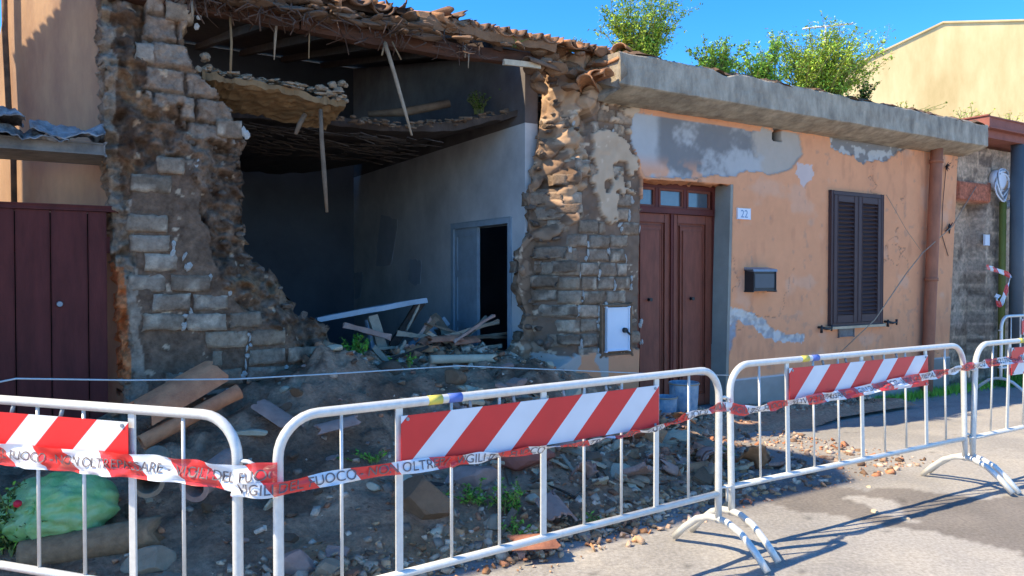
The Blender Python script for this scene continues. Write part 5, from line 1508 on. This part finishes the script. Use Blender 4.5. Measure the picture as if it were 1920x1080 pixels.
# --- clay pipes with open ends
def pipe(p, q, r, th, m, lab):
    bm = bmesh.new(); seg = 22; d = (q - p).normalized(); u = d.orthogonal().normalized(); s = d.cross(u); R4 = []
    for rr, (e0, e1) in ((r, (0, 1)), (r - th, (0, 1))):
        for e in (0, .12, 1): R4.append([bm.verts.new(p.lerp(q, e) + (u * math.cos(2 * math.pi * k / seg) + s * math.sin(2 * math.pi * k / seg)) * (rr * (1.10 if e == 0 and rr == r else 1))) for k in range(seg)])
    for a_, b_ in ((0, 1), (1, 2), (4, 3), (5, 4), (3, 0), (2, 5)):
        for k in range(seg): bm.faces.new((R4[a_][k], R4[a_][(k + 1) % seg], R4[b_][(k + 1) % seg], R4[b_][k]))
    bmesh.ops.recalc_face_normals(bm, faces=bm.faces)
    o = obj('clay_pipe', bm, m, None, smooth=False); return tag(o, lab, 'pipe', 'broken clay pipes behind the lower left barrier')
c1 = hitheap(275, 940); p_ = atY(277, 912, c1.y - .26); p_ += Vector((0, 0, .02)); pipe(p_, p_ + Vector((-.14, .40, .04)), .080, .016, 'stone', 'grey rimmed open pipe end peeping below the lower left sign')
c1 = hitheap(368, 952); p_ = atY(364, 924, c1.y - .26); p_ += Vector((0, 0, .03)); pipe(p_, p_ + Vector((.05, .42, .05)), .080, .022, 'terrapale', 'tan clay pipe with open end, right of the grey rimmed pipe')
# --- long broken flue tiles leaning by the pillar
def halfpipe(p, q, r, m, lab, open_up=False, arc=math.pi, grp=None, th=.014, nm='flue_tile', roll=0):
    bm = bmesh.new(); seg = 14; n = 12; d = (q - p).normalized(); s = d.cross(ZV).normalized(); u = s.cross(d)
    if roll: mr = Matrix.Rotation(roll, 3, d); s = mr @ s; u = mr @ u
    if open_up: u = -u
    G = []
    for k in (0, 1):
        for i in range(n + 1):
            c_ = p.lerp(q, i / n); row = []
            for j in range(seg + 1):
                a_ = math.pi / 2 - arc / 2 + arc * j / seg; rr = r - th * k
                e = .05 * (float(vn(j * .8, i * 3 + k * 0, 6)) - .5) if i in (0, n) else 0
                row.append(bm.verts.new(c_ + (s * math.cos(a_) + u * math.sin(a_)) * rr + d * e))
            G.append(row)
    def strip(A_, B_):
        for j in range(seg): bm.faces.new((A_[j], A_[j + 1], B_[j + 1], B_[j]))
    for i in range(n): strip(G[i], G[i + 1]); strip(G[n + 1 + i], G[n + 2 + i])
    strip(G[0], G[n + 1]); strip(G[n], G[2 * n + 1])
    for i in range(n):
        for j in (0, seg): bm.faces.new((G[i][j], G[i + 1][j], G[n + 2 + i][j], G[n + 1 + i][j]))
    bmesh.ops.recalc_face_normals(bm, faces=bm.faces)
    o = obj(nm, bm, m, None, smooth=False); return tag(o, lab, 'tile', grp)
p_ = hitheap(265, 850) + ZV * .07; q_ = hitheap(448, 775) + ZV * .16
pipe(q_, p_, .052, .012, 'terrabright', 'long orange clay flue pipe lying slanted at the foot of the broken brick pillar')
p_ = hitheap(268, 822) + ZV * .10; q_ = hitheap(405, 765) + ZV * .20
halfpipe(p_, q_, .17, 'terrabright', 'wide curved orange clay tile behind the long flue pipe', arc=2.9)
p_ = hitheap(300, 775) + ZV * .05; halfpipe(p_, hitheap(416, 750) + ZV * .14, .13, 'terrabright', 'broken orange clay tile topmost against the foot of the pillar', arc=2.4)
# --- stones and tile pieces, individually
PCS = [ # px, py, (sx, sy, sz), material, label, category
 (755, 905, (.10, .07, .05), 'stonepale', 'pale rounded stone against the second bar of the middle barrier', 'stone'),
 (792, 950, (.27, .20, .19), 'tuff', 'big brown block of tuff half buried behind the middle barrier', 'stone'),
 (925, 985, (.10, .08, .055), 'stone', 'smooth grey oval stone by the weeds behind the middle barrier', 'stone'),
 (700, 915, (.06, .05, .03), 'stonepale', 'small white stone left of the pale rounded stone', 'stone'),
 (560, 1068, (.13, .10, .09), 'terrapale', 'pink broken stone at the lower edge of the picture', 'stone'),
 (618, 1076, (.10, .07, .07), 'stone', 'grey speckled stone beside the pink broken stone', 'stone'),
 (285, 1066, (.15, .10, .09), 'stone', 'grey pointed stone right of the split log end', 'stone'),
 (815, 1000, (.05, .04, .03), 'stonepale', 'small white stone right of the tuff block', 'stone'),
 (1000, 940, (.09, .06, .04), 'stonepale', 'flat pale stone among brick bits behind the middle barrier', 'stone'),
 (1195, 905, (.10, .06, .05), 'stone', 'grey wedge of render near the right end of the middle barrier', 'stone'),
 (1110, 862, (.16, .10, .07), 'stonedark', 'dark lump of old mortar above the brick bits', 'stone'),
 (968, 866, (.30, .16, .14), 'redbrown', 'reddish wall fragment just below the middle sign', 'wall fragment'),
 (885, 905, (.22, .15, .10), 'terrapale', 'pinkish plaster covered block below the middle sign', 'wall fragment'),
 (1070, 838, (.18, .10, .12), 'terrapale', 'pink and white plaster slab propped below the sign end', 'wall fragment'),
 (1150, 820, (.14, .09, .08), 'stone', 'grey mortar block below the right part of the middle sign', 'wall fragment'),
 (735, 700, (.16, .12, .09), 'stonedark', 'dark earth covered stone on top of the heap in the opening', 'stone'),
 (850, 712, (.14, .09, .08), 'tuff', 'brown stone below the fallen white post', 'stone'),
 (905, 692, (.05, .04, .03), 'stonepale', 'small pale stone right of the fallen white post', 'stone'),
 (470, 815, (.16, .05, .035), 'stonepale', 'flat pale blue plaster strip left of the broken pink tile', 'plaster piece'),
 (1640, 962, (.035, .03, .022), 'stonepale', 'pebble alone on the dark tar patch of the road', 'pebble'),
 (1700, 975, (.03, .025, .02), 'stonepale', 'pebble at the lower edge of the dark tar patch', 'pebble'),
 (1628, 915, (.03, .022, .018), 'stonepale', 'light pebble above the dark tar patch', 'pebble'),
]
for i, (x, y, s, m_, lab, cat) in enumerate(PCS):
    p = hitheap(x, y); bm = bmesh.new(); rock(bm, p + ZV * s[2] * .25, s, 50 + i, sub=3)
    nm = {'wall fragment': 'wall_fragment', 'plaster piece': 'plaster_piece'}.get(cat, cat)
    tag(obj(nm, bm, m_, None), lab, cat)
# unequal pieces of the same kind across the heap
rd = random.Random(21)
bmats = ['terracotta', 'terrapale', 'stone', 'stonepale', 'stone', 'stonedark', 'tuff']
RB = []
for k in range(8):
    bm = bmesh.new(); rock(bm, (0, 0, 0), (1, rd.uniform(.55, .85), rd.uniform(.35, .6)), 700 + k, sub=2)
    me = bpy.data.meshes.new('stone'); bm.to_mesh(me); bm.free(); RB.append(me)
BB = []
for k in range(5):
    bm = bmesh.new(); box(bm, (0, 0, 0), (2, rd.uniform(.9, 1.2), .45), bevel=.06)
    bmesh.ops.subdivide_edges(bm, edges=list(bm.edges), cuts=2, use_grid_fill=True)
    for v in bm.verts: v.co += Vector([(float(fbm(v.co.x * 2 + k, v.co.y * 2 + v.co.z * 3 + c * 7, 3, k)) - .5) * .28 for c in range(3)])
    me = bpy.data.meshes.new('brick_fragment'); bm.to_mesh(me); bm.free(); BB.append(me)
TB = []
for k in range(4):
    bm = tile_mesh(L=rd.uniform(.14, .26), breakage=.5, rd=random.Random(k + 5)); me = bpy.data.meshes.new('tile_fragment'); bm.to_mesh(me); bm.free(); TB.append(me)
PB = []; LB = []
for k in range(4):
    bm = bmesh.new(); plank(bm, (-2.2, 0, 0), (2.2, 0, .2 * (k % 2)), .45, .16, n=7, jag=.10, rnd=random.Random(k)); me = bpy.data.meshes.new('lath'); bm.to_mesh(me); bm.free(); LB.append(me)
cache = {}
def withmat(me, m_):
    k = (me.name, m_)
    if k not in cache: c = me.copy(); c.materials.clear(); c.materials.append(M[m_]); cache[k] = c
    return cache[k]
def scatter(n, amin, amax, omin, omax, kinds, smin, smax, lab_, grp_):
    for i in range(n):
        a, o = rd.uniform(amin, amax), rd.uniform(omin, omax)
        z = gh(a, o)
        kind = rd.choice(kinds); s = smin + (smax - smin) * rd.random() ** 2
        eul = Matrix.Rotation(rd.uniform(0, 6.28), 4, 'Z') @ Matrix.Rotation(rd.gauss(0, .35), 4, 'X') @ Matrix.Rotation(rd.gauss(0, .35), 4, 'Y')
        if kind == 't': me = withmat(rd.choice(TB), rd.choice(['terracotta', 'terrapale', 'tile'])); S = s * 9; nm, cat = 'tile_fragment', 'tile fragment'
        elif kind == 'b': me = withmat(rd.choice(BB), rd.choice(['terracotta', 'terrapale', 'stone', 'tuff'])); S = s; nm, cat = 'brick_fragment', 'brick fragment'
        elif kind == 'p': me = withmat(rd.choice(PB), rd.choice(['stonepale', 'stonepale', 'terrapale', 'stone', 'stone'])); S = s; nm, cat = 'plaster_piece', 'plaster piece'
        elif kind == 'l': me = withmat(rd.choice(LB), rd.choice(['wood', 'woodpale', 'wooddark', 'wood'])); S = s; nm, cat = 'lath', 'lath'
        else: me = withmat(rd.choice(RB), rd.choice(['stone', 'stonepale', 'stonedark', 'stonedark', 'tuff', 'terrapale'])); S = s; nm, cat = 'stone', 'stone'
        o_ = bpy.data.objects.new(nm, me); C.objects.link(o_)
        mw = Matrix.Translation(W(a, o, z + s * .2)) @ eul @ Matrix.Scale(S, 4); o_.matrix_world = mw
        tag(o_, {'p': 'flat broken plaster piece ', 'l': 'splintered wooden lath ', 't': 'broken roof tile piece ', 'b': 'broken brick piece ', 's': 'rough stone '}[kind] + lab_, cat, {'p': 'plaster pieces ', 'l': 'laths ', 't': 'tile pieces ', 'b': 'brick pieces ', 's': 'stones '}[kind] + grp_)
for k in range(4):
    bm = bmesh.new(); box(bm, (0, 0, 0), (2, 1.4, .28), bevel=.04); bmesh.ops.subdivide_edges(bm, edges=list(bm.edges), cuts=3, use_grid_fill=True)
    for v in bm.verts: v.co += Vector([(float(fbm(v.co.x * 1.3 + k * 9, v.co.y * 1.3 + c * 7, 4, k)) - .5) * (.9 if c < 2 else .25) for c in range(3)])
    me = bpy.data.meshes.new('plaster_piece'); bm.to_mesh(me); bm.free(); PB.append(me)
scatter(120, 2.6, 5.3, .7, 2.0, 'tptpbp', .04, .15, 'among the tumbled debris below the middle sign', 'among the debris below the middle sign')
scatter(80, 2.7, 5.3, .8, 2.0, 'lpt', .04, .10, 'among the tumbled debris below the middle sign', 'among the debris below the middle sign')
scatter(34, 1.8, 3.8, -1.5, -.1, 'lptl', .04, .10, 'in the debris pile inside the opened room', 'in the debris pile inside the room')
scatter(26, .2, 2.9, 1.0, 2.4, 'pbl', .03, .09, 'half sunk in the dark earth behind the left barriers', 'in the dark earth behind the left barriers')
scatter(30, 2.9, 5.2, 1.0, 2.1, 'tbbsss', .022, .095, 'lying in the loose rubble below the middle sign', 'in the rubble below the middle sign')
scatter(18, .0, 3.0, .9, 2.4, 'sbsb', .02, .085, 'half sunk in the dark earth behind the left barriers', 'in the dark earth behind the left barriers')
scatter(36, 1.4, 4.6, .0, .9, 'ssb', .02, .11, 'on the dark slope under the opened room', 'on the slope under the opened room')
scatter(44, 2.0, 3.9, -1.6, -.15, 'tbsb', .025, .09, 'in the debris pile inside the opened room', 'in the debris pile inside the room')
scatter(34, 2.2, 4.9, 2.15, 2.6, 'sbbt', .02, .055, 'lying in sunlight at the street edge of the heap', 'at the sunlit street edge of the heap')
scatter(22, 5.4, 7.6, .06, .35, 'spp', .015, .045, 'lying on the ground at the foot of the orange wall', 'at the foot of the orange wall')
# special larger tile pieces
for (x, y, yw, ro, m_, lab, L_) in ((600, 832, .4, .1, 'terrapale', 'curved pink tile piece on the slope left of the middle sign', .3), (545, 822, 2.6, .3, 'terrapale', 'broad pink tile piece beside the curved one left of the middle sign', .36), (960, 1050, .2, -.1, 'terracotta', 'sunlit curved tile fragment just outside the middle barrier', .28), (1055, 1000, 1.9, .1, 'terrapale', 'flat pinkish tile piece under the bottom rail of the middle barrier', .3)):
    p = hitheap(x, y); d = Vector((math.cos(yw), math.sin(yw), ro)); halfpipe(p + ZV * .03, p + ZV * .05 + d * L_ * .9, .11, m_, lab, arc=2.0, nm='tile_fragment')
# ---- timbers inside the room
def timber(x0, y0, x1, y1, o0, o1, wd, th, m_, lab, nm='plank', cat='plank', jag=.006):
    bm = bmesh.new(); plank(bm, onwall(x0, y0, o0), onwall(x1, y1, o1), wd, th, n=7, jag=jag, up=NV); tag(obj(nm, bm, m_, None), lab, cat)
timber(592, 600, 798, 562, -.9, -1.0, .05, .075, 'bluedoor', 'long pale bluish batten propped level across the debris in the room', 'batten', 'batten')
timber(698, 592, 716, 652, -.9, -.8, .10, .06, 'woodpale', 'short upright brown board end under the long batten')
timber(690, 600, 700, 655, -.95, -.9, .05, .06, 'bluedoor', 'bluish board edge beside the upright brown board')
timber(790, 565, 735, 650, -1.2, -1.0, .09, .05, 'wooddark', 'dark slanted board under the right end of the long batten')
timber(786, 572, 762, 620, -1.0, -.95, .02, .02, 'woodpale', 'thin pale stick leaning below the batten end', 'stick', 'stick')
timber(812, 590, 856, 648, -1.3, -1.1, .09, .04, 'wood', 'grey brown board slanting down to the right against the room wall')
timber(770, 650, 838, 600, -1.4, -1.3, .10, .04, 'bluedoor', 'worn blue green board crossing behind the slanted boards')
timber(812, 604, 850, 644, -1.35, -1.25, .12, .03, 'wooddark', 'dark green panel piece behind the grey brown board')
timber(770, 648, 792, 676, -.6, -.5, .05, .04, 'terracotta', 'splintered reddish lath in the middle of the debris pile', 'lath', 'lath')
timber(760, 640, 742, 668, -.6, -.55, .03, .03, 'woodpale', 'pale split lath sticking out left of the reddish one', 'lath', 'lath')
timber(850, 655, 898, 636, -.7, -.8, .03, .02, 'woodpale', 'pale stick pointing at the dark inner doorway', 'stick', 'stick')
timber(700, 650, 735, 690, -.5, -.4, .05, .03, 'woodpale', 'light broken lath in front of the upright board', 'lath', 'lath')
p_ = onwall(806, 674, -.05); q_ = onwall(925, 690, .0); p_.z = max(p_.z, gh(p_.dot(AV), -.05) + .03); q_.z = max(q_.z, gh(q_.dot(AV), 0) + .03)
logobj('post', p_, q_, .042, .040, 'stonepale', 'round whitewashed post fallen across the top of the heap', 'post', seg=14, rough=.05)
for (x, y, yw, m_, lab) in ((835, 648, .2, 'terracotta', 'reddish curved tile on the debris below the blue inner door'), (790, 668, .9, 'terrabright', 'orange half round tile left of the fallen white post'), (868, 652, -.2, 'terracotta', 'second reddish tile nearest the dark inner doorway'), (760, 690, 1.7, 'terrapale', 'pale tile end standing in front of the debris pile')):
    p = onwall(x, y, -.55); d = AV * math.cos(yw) + NV * math.sin(yw); halfpipe(p - d * .16, p + d * .16 + ZV * .01, .10, m_, lab, arc=2.2, nm='tile_fragment')
rdt = random.Random(77)
for k in range(30):
    x0 = rdt.uniform(690, 900); y0 = rdt.uniform(625, 690); an = rdt.choice([rdt.gauss(.15, .2), rdt.gauss(.5, .25), rdt.gauss(2.7, .25), rdt.gauss(1.1, .2)]); L_ = rdt.uniform(45, 110)
    x1, y1 = x0 + math.cos(an) * L_, y0 - abs(math.sin(an)) * L_ * .7
    if y1 < 585: y1 = 590
    bm = bmesh.new(); o0 = rdt.uniform(-1.0, -.35); plank(bm, onwall(x0, y0, o0), onwall(x1, y1, o0 - rdt.uniform(-.1, .3)), rdt.uniform(.018, .055), rdt.uniform(.01, .025), n=7, jag=.012, up=NV, rnd=rdt)
    tag(obj('broken_board', bm, rdt.choice(['wood', 'woodpale', 'wooddark', 'woodpale', 'terrapale']), None), 'splintered board end sticking out of the debris pile inside the opened room', 'board', 'splintered boards in the debris pile')
# ---- hanging sticks
def stick(pts, r, m_, lab, nm='hanging_stick'):
    bm = bmesh.new(); tube(bm, pts, r, 7); tag(obj(nm, bm, m_, None), lab, 'stick', 'sticks hanging from the broken roof')
stick([onwall(601, 205, -.15), onwall(603, 260, -.15), onwall(608, 330, -.16), onwall(613, 398, -.17)], [.017, .019, .021, .013], 'wood', 'long knotty stick hanging straight down from the upper loft floor piece')
stick([onwall(722, 80, -.05), onwall(740, 140, -.1), onwall(757, 200, -.14), onwall(772, 254, -.16)], [.018, .019, .017, .010], 'woodpale', 'slanted pole hanging from the eave tangle past the sagging loft floor')
stick([onwall(430, 10, -.1), onwall(434, 80, -.1), onwall(432, 138, -.1)], .010, 'cane', 'thin straight cane above the upper loft floor piece')
stick([onwall(520, 30, -.1), onwall(516, 70, -.1), onwall(514, 112, -.1)], [.010, .012, .004], 'woodpale', 'short pale root hanging left of the middle of the eave beam')
stick([onwall(580, 45, -.1), onwall(579, 110, -.1)], [.008, .005], 'cane', 'faint thin cane hanging between the two loft pieces')
stick([onwall(572, 214, -.3), onwall(562, 232, -.3), onwall(554, 252, -.3)], [.02, .022, .016], 'wood', 'stubby stick end hanging just left of the long knotty stick')
stick([onwall(690, 214, -1.3), onwall(760, 210, -1.2), onwall(842, 194, -1.15)], [.03, .05, .045], 'wood', 'thick broken beam end lying on the sagging loft floor', 'broken_beam')
stick([onwall(722, 78, .05), onwall(716, 104, .08)], .008, 'cane', 'short cane stub at the eave knot')
stick([onwall(735, 78, .05), onwall(752, 112, .06)], .007, 'cane', 'short cane stub right of the eave knot pole')
stick([onwall(360, 2, .05), onwall(361, 40, .05)], [.012, .004], 'woodpale', 'pale root tip hanging beside the top of the brick pillar')
stick([onwall(872, 84, .0), onwall(872, 108, .0)], [.014, .008], 'woodpale', 'pale splinter hanging near the right end of the eave beam')
stick([onwall(879, 96, .0), onwall(878, 128, .0)], [.008, .004], 'woodpale', 'thin splinter just right of the pale one at the eave beam')
# ---- paint buckets at the door
def bucket(x, y, r, h, lab, off=.42):
    c_ = onwall(x, y, off); a_, o_ = c_.dot(AV), off; c_.z = gh(a_, o_)
    t = thing('paint_bucket', lab, 'bucket', c_, 'paint buckets by the front door')
    bm = bmesh.new(); n = 24
    R_ = [[bm.verts.new(c_ + Vector((math.cos(2 * math.pi * k / n), math.sin(2 * math.pi * k / n), 0)) * rr + ZV * z) for k in range(n)] for rr, z in ((r * .88, 0), (r * .97, h * .6), (r, h), (r * .94, h), (r * .9, h * .6), (r * .82, .02))]
    for i in range(5):
        for k in range(n): bm.faces.new((R_[i][k], R_[i][(k + 1) % n], R_[i + 1][(k + 1) % n], R_[i + 1][k]))
    bm.faces.new(R_[0][::-1]); bm.faces.new(R_[5]); obj('pail', bm, 'bucket', t, smooth=False)
    bm = bmesh.new(); tube(bm, [c_ + Vector((math.cos(q) * r * 1.03, math.sin(q) * r * 1.03, h * .96)) for q in np.linspace(0, 6.28, 25)], .008, 6); obj('rim', bm, 'woodpale', t)
    bm = bmesh.new(); tube(bm, [c_ + AV * r * math.cos(q) * 1.02 + NV * .02 + ZV * (h * .92 - abs(math.sin(q)) * h * .45) for q in np.linspace(0, math.pi, 12)], .004, 5); obj('handle', bm, 'zinc2', t)
bucket(1282, 770, .155, .34, 'larger blue and white paint bucket with dirty rim before the front door')
bucket(1247, 790, .12, .22, 'smaller pale bucket left of the larger one before the front door', .6)
# ============================================================ plants
def leafy(name, label, cat, base, height, spread, nstem, nleaf, leaf, mats, seed, flowers=0, fm='flower', grp=None, clump=1.0, lean=(0, 0), up=1.0, skew=0.0):
    rd_ = random.Random(seed); t = thing(name, label, cat, base, grp)
    bms = bmesh.new(); tips = []
    for k in range(nstem):
        an = rd_.uniform(0, 6.28); sp = spread * rd_.random() ** .7
        d = Vector((math.cos(an) * sp + lean[0], math.sin(an) * sp * .8 + lean[1], 0)); hh = height * rd_.uniform(.45, 1.0) * (1 - .35 * (sp / max(spread, .01)) ** 2)
        b0 = base + Vector((rd_.uniform(-1, 1), rd_.uniform(-.5, .5), 0)) * spread * .35
        pts = [b0 + Vector((0, 0, -.05))]; n = 6
        for i in range(1, n + 1):
            f = i / n; pts.append(b0 + d * f ** 1.3 + ZV * hh * f + Vector([rd_.gauss(0, .02) * height for _ in range(3)]) * f)
        tube(bms, pts, [.006 * (1 - .7 * i / n) * (1 + height) for i in range(n + 1)], 4, cap=False)
        for i in range(1, n + 1):
            for q in range(2):
                dd = Vector([rd_.gauss(0, 1) for _ in range(3)]); dd.z = abs(dd.z) * .7; dd = dd.normalized() * height * .16 * rd_.uniform(.4, 1.2)
                p0 = pts[i]; p1 = p0 + dd
                tube(bms, [p0, p1], [.003, .0015], 3, cap=False); tips.append((p0, p1, i / n))
        tips.append((pts[-2], pts[-1], 1.2))
    obj('stem', bms, 'stem', t)
    groups = {m: bmesh.new() for m in mats}; lst = list(groups)
    for k in range(nleaf):
        p0, p1, f = rd_.choice(tips)
        if rd_.random() < .35 * (f - .2) * (2 - clump): continue
        c_ = p0.lerp(p1, rd_.uniform(.1, 1.15)) + Vector([rd_.gauss(0, .028 * clump * height) for _ in range(3)])
        nrm = Vector([rd_.gauss(0, 1) for _ in range(3)]) + ZV * up; nrm.normalize(); u = nrm.orthogonal().normalized(); u = (Matrix.Rotation(rd_.uniform(0, 6.28), 3, nrm) @ u); v = nrm.cross(u)
        L_ = leaf * rd_.uniform(.5, 1.3); Wd = L_ * rd_.uniform(.3, .5)
        bm = groups[lst[0] if rd_.random() < .55 else rd_.choice(lst)]
        bend = nrm * L_ * .15
        vs_ = [bm.verts.new(x) for x in (c_ - u * L_ * .5, c_ + v * Wd * .5 - bend * .2, c_ + u * L_ * .5 - bend, c_ - v * Wd * .5 - bend * .2)]
        bm.faces.new(vs_)
    for m_, bm in groups.items(): obj('foliage', bm, m_, t)
    if flowers:
        bm = bmesh.new()
        for k in range(flowers):
            p0, p1, f = rd_.choice([x for x in tips if x[2] > .6]); c_ = p1 + ZV * rd_.uniform(.0, .05)
            for q in range(5):
                a_ = q * 1.257; d = Vector((math.cos(a_), math.sin(a_), .2)) * .022
                bm.faces.new([bm.verts.new(x) for x in (c_, c_ + d + Vector((-d.y, d.x, 0)) * .3, c_ + d * 1.3, c_ + d - Vector((-d.y, d.x, 0)) * .3)])
        obj('blossom', bm, fm, t)
    return t
RG = 'weeds growing along the roof edge'
def rb(px, py, off=-.05):
    p = onwall(px, py, off + .22); p.z = min(p.z, 3.86); return p
leafy('roof_weed', 'tall feathery weed at the broken left end of the concrete cornice', 'plant', rb(1205, 100), .86, .44, 44, 8500, .042, ['leafpale', 'leaf', 'leaffresh'], 1, 40, 'flowerw', RG, clump=1.0)
leafy('roof_weed', 'low bushy green weed between the tall feathery weed and the flowering one', 'plant', rb(1345, 122), .46, .36, 30, 4600, .042, ['leaf', 'leafpale', 'leafdark'], 2, 22, 'flowerw', RG)
leafy('roof_weed', 'loose weed with white heads just left of the large yellow flowered clump', 'plant', rb(1432, 145), .56, .38, 32, 4600, .042, ['leaf', 'leaffresh', 'leafpale'], 3, 40, 'flowerw', RG)
leafy('roof_weed', 'large dense yellow green clump with yellow flowers on the middle of the cornice', 'plant', rb(1540, 170), .94, .70, 95, 15500, .046, ['leafpale', 'leaf', 'leafpale'], 4, 70, 'flower', RG, clump=1.15)
leafy('roof_weed', 'darker sprig at the right foot of the large flowering clump', 'plant', rb(1612, 176), .40, .24, 12, 1100, .042, ['leafdark', 'leaf'], 5, 0, 'flower', RG)
leafy('roof_weed', 'sparse dry weed on the cornice left of the red cornice', 'plant', rb(1808, 222, -.3), .46, .40, 18, 700, .036, ['leafpale', 'leaf'], 6, 10, 'flower', RG, clump=1.3)
leafy('roof_weed', 'sparse dry weed above the red cornice at the right margin', 'plant', rb(1875, 215, -.5), .56, .42, 20, 800, .036, ['leafpale', 'leaf'], 7, 10, 'flower', RG, clump=1.3)
leafy('roof_weed', 'tiny low weeds on the cornice right of the dark sprig', 'plant', rb(1700, 202, -.1), .20, .5, 22, 700, .03, ['leafpale', 'leaf'], 8, 0, 'flower', RG)
leafy('roof_moss', 'bright green moss patch on the tiles left of the tall feathery weed', 'plant', onwall(1078, 88, -.1), .10, .16, 20, 420, .022, ['leafpale', 'leaf'], 9)
leafy('roof_moss', 'thin grass tuft on the middle of the tile row', 'plant', onwall(968, 80, .05), .08, .10, 10, 120, .02, ['leafpale', 'leaf'], 19)
leafy('loft_fern', 'round dull green tuft on the sagging loft floor', 'plant', onwall(898, 206, -1.1), .22, .14, 16, 900, .022, ['leafdark', 'leaf'], 10, grp='green tufts on the loft floor')
leafy('loft_fern', 'longer mossy tuft on the loft floor beside the right pillar', 'plant', onwall(968, 190, -.9), .20, .20, 20, 1300, .022, ['leafdark', 'leaf'], 11, grp='green tufts on the loft floor')
leafy('weed', 'leafy bright green weed at the foot of the left pillar inside the opening', 'plant', onwall(666, 672, -.3), .24, .13, 9, 300, .065, ['leaffresh', 'leaf'], 12, grp='weeds on the heap', lean=(.04, 0))
leafy('weed', 'small green sprig below the debris pile', 'plant', onwall(738, 694, -.1), .12, .08, 6, 90, .045, ['leaf', 'leafdark'], 13, grp='weeds on the heap')
leafy('weed', 'small green sprig right of the pale tile end', 'plant', onwall(765, 682, -.1), .10, .06, 5, 60, .045, ['leaffresh', 'leaf'], 14, grp='weeds on the heap')
for i, (x, y, h_, s_, n_, lab) in enumerate(((893, 945, .16, .22, 380, 'low weed patch below the middle sign'), (955, 962, .22, .22, 520, 'taller weed patch beside the smooth oval stone'), (690, 866, .08, .2, 200, 'thin green creeping weed left of the middle sign'), (1120, 985, .08, .15, 130, 'small weed under the bottom rail of the middle barrier'), (1365, 865, .14, .12, 130, 'small weed between the two barrier ends'), (960, 1005, .12, .16, 240, 'low green weed in front of the smooth oval stone'))):
    leafy('weed', lab, 'plant', hitheap(x, y), h_, s_, 10, n_, .032, ['leaf', 'leafdark', 'leaffresh'], 30 + i, grp='weeds on the heap')
# dark plant with red tulip-like flower at the left margin
tp_ = hitheap(28, 1030)
leafy('flowering_plant', 'dark leafy plant with one red flower at the left margin beside the bag', 'plant', tp_, .36, .24, 20, 1500, .035, ['leafdark', 'leaf'], 50)
bm = bmesh.new(); q = atY(33, 945, tp_.y - .12); tube(bm, [q - ZV * .018, q - ZV * .008, q + ZV * .010, q + ZV * .02], [.006, .020, .020, .008], 9); tag(obj('red_flower', bm, 'red', None), 'single red flower head in front of the green bag', 'flower')
# grass along the wall foot
def blades(name, lab, pts, n, h_, m_, seed):
    rd_ = random.Random(seed); bm = bmesh.new()
    for k in range(n):
        i = rd_.randrange(len(pts) - 1); p = pts[i].lerp(pts[i + 1], rd_.random()) + Vector((rd_.gauss(0, .10), rd_.gauss(0, .07), 0)); H_ = h_ * rd_.uniform(.3, 1.1)
        d = Vector((rd_.gauss(0, .35), rd_.gauss(0, .35), 1)).normalized(); s = Vector((rd_.gauss(0, 1), rd_.gauss(0, 1), 0)).normalized() * .006
        bm.faces.new([bm.verts.new(x) for x in (p - s, p + s, p + d * H_)])
    o = obj(name, bm, m_, None); tag(o, lab, 'grass', kind='stuff')
blades('wall_foot_grass', 'short green grass along the foot of the orange wall', [W(a_, .14, -.11) for a_ in np.linspace(8.8, 12.4, 9)], 2600, .12, 'leaf', 3)
blades('sunlit_grass', 'bright grass strip at the foot of the block wall behind the far barrier', [W(a_, .35, -.10) for a_ in np.linspace(12.6, 15.5, 6)], 3000, .24, 'leaffresh', 4)
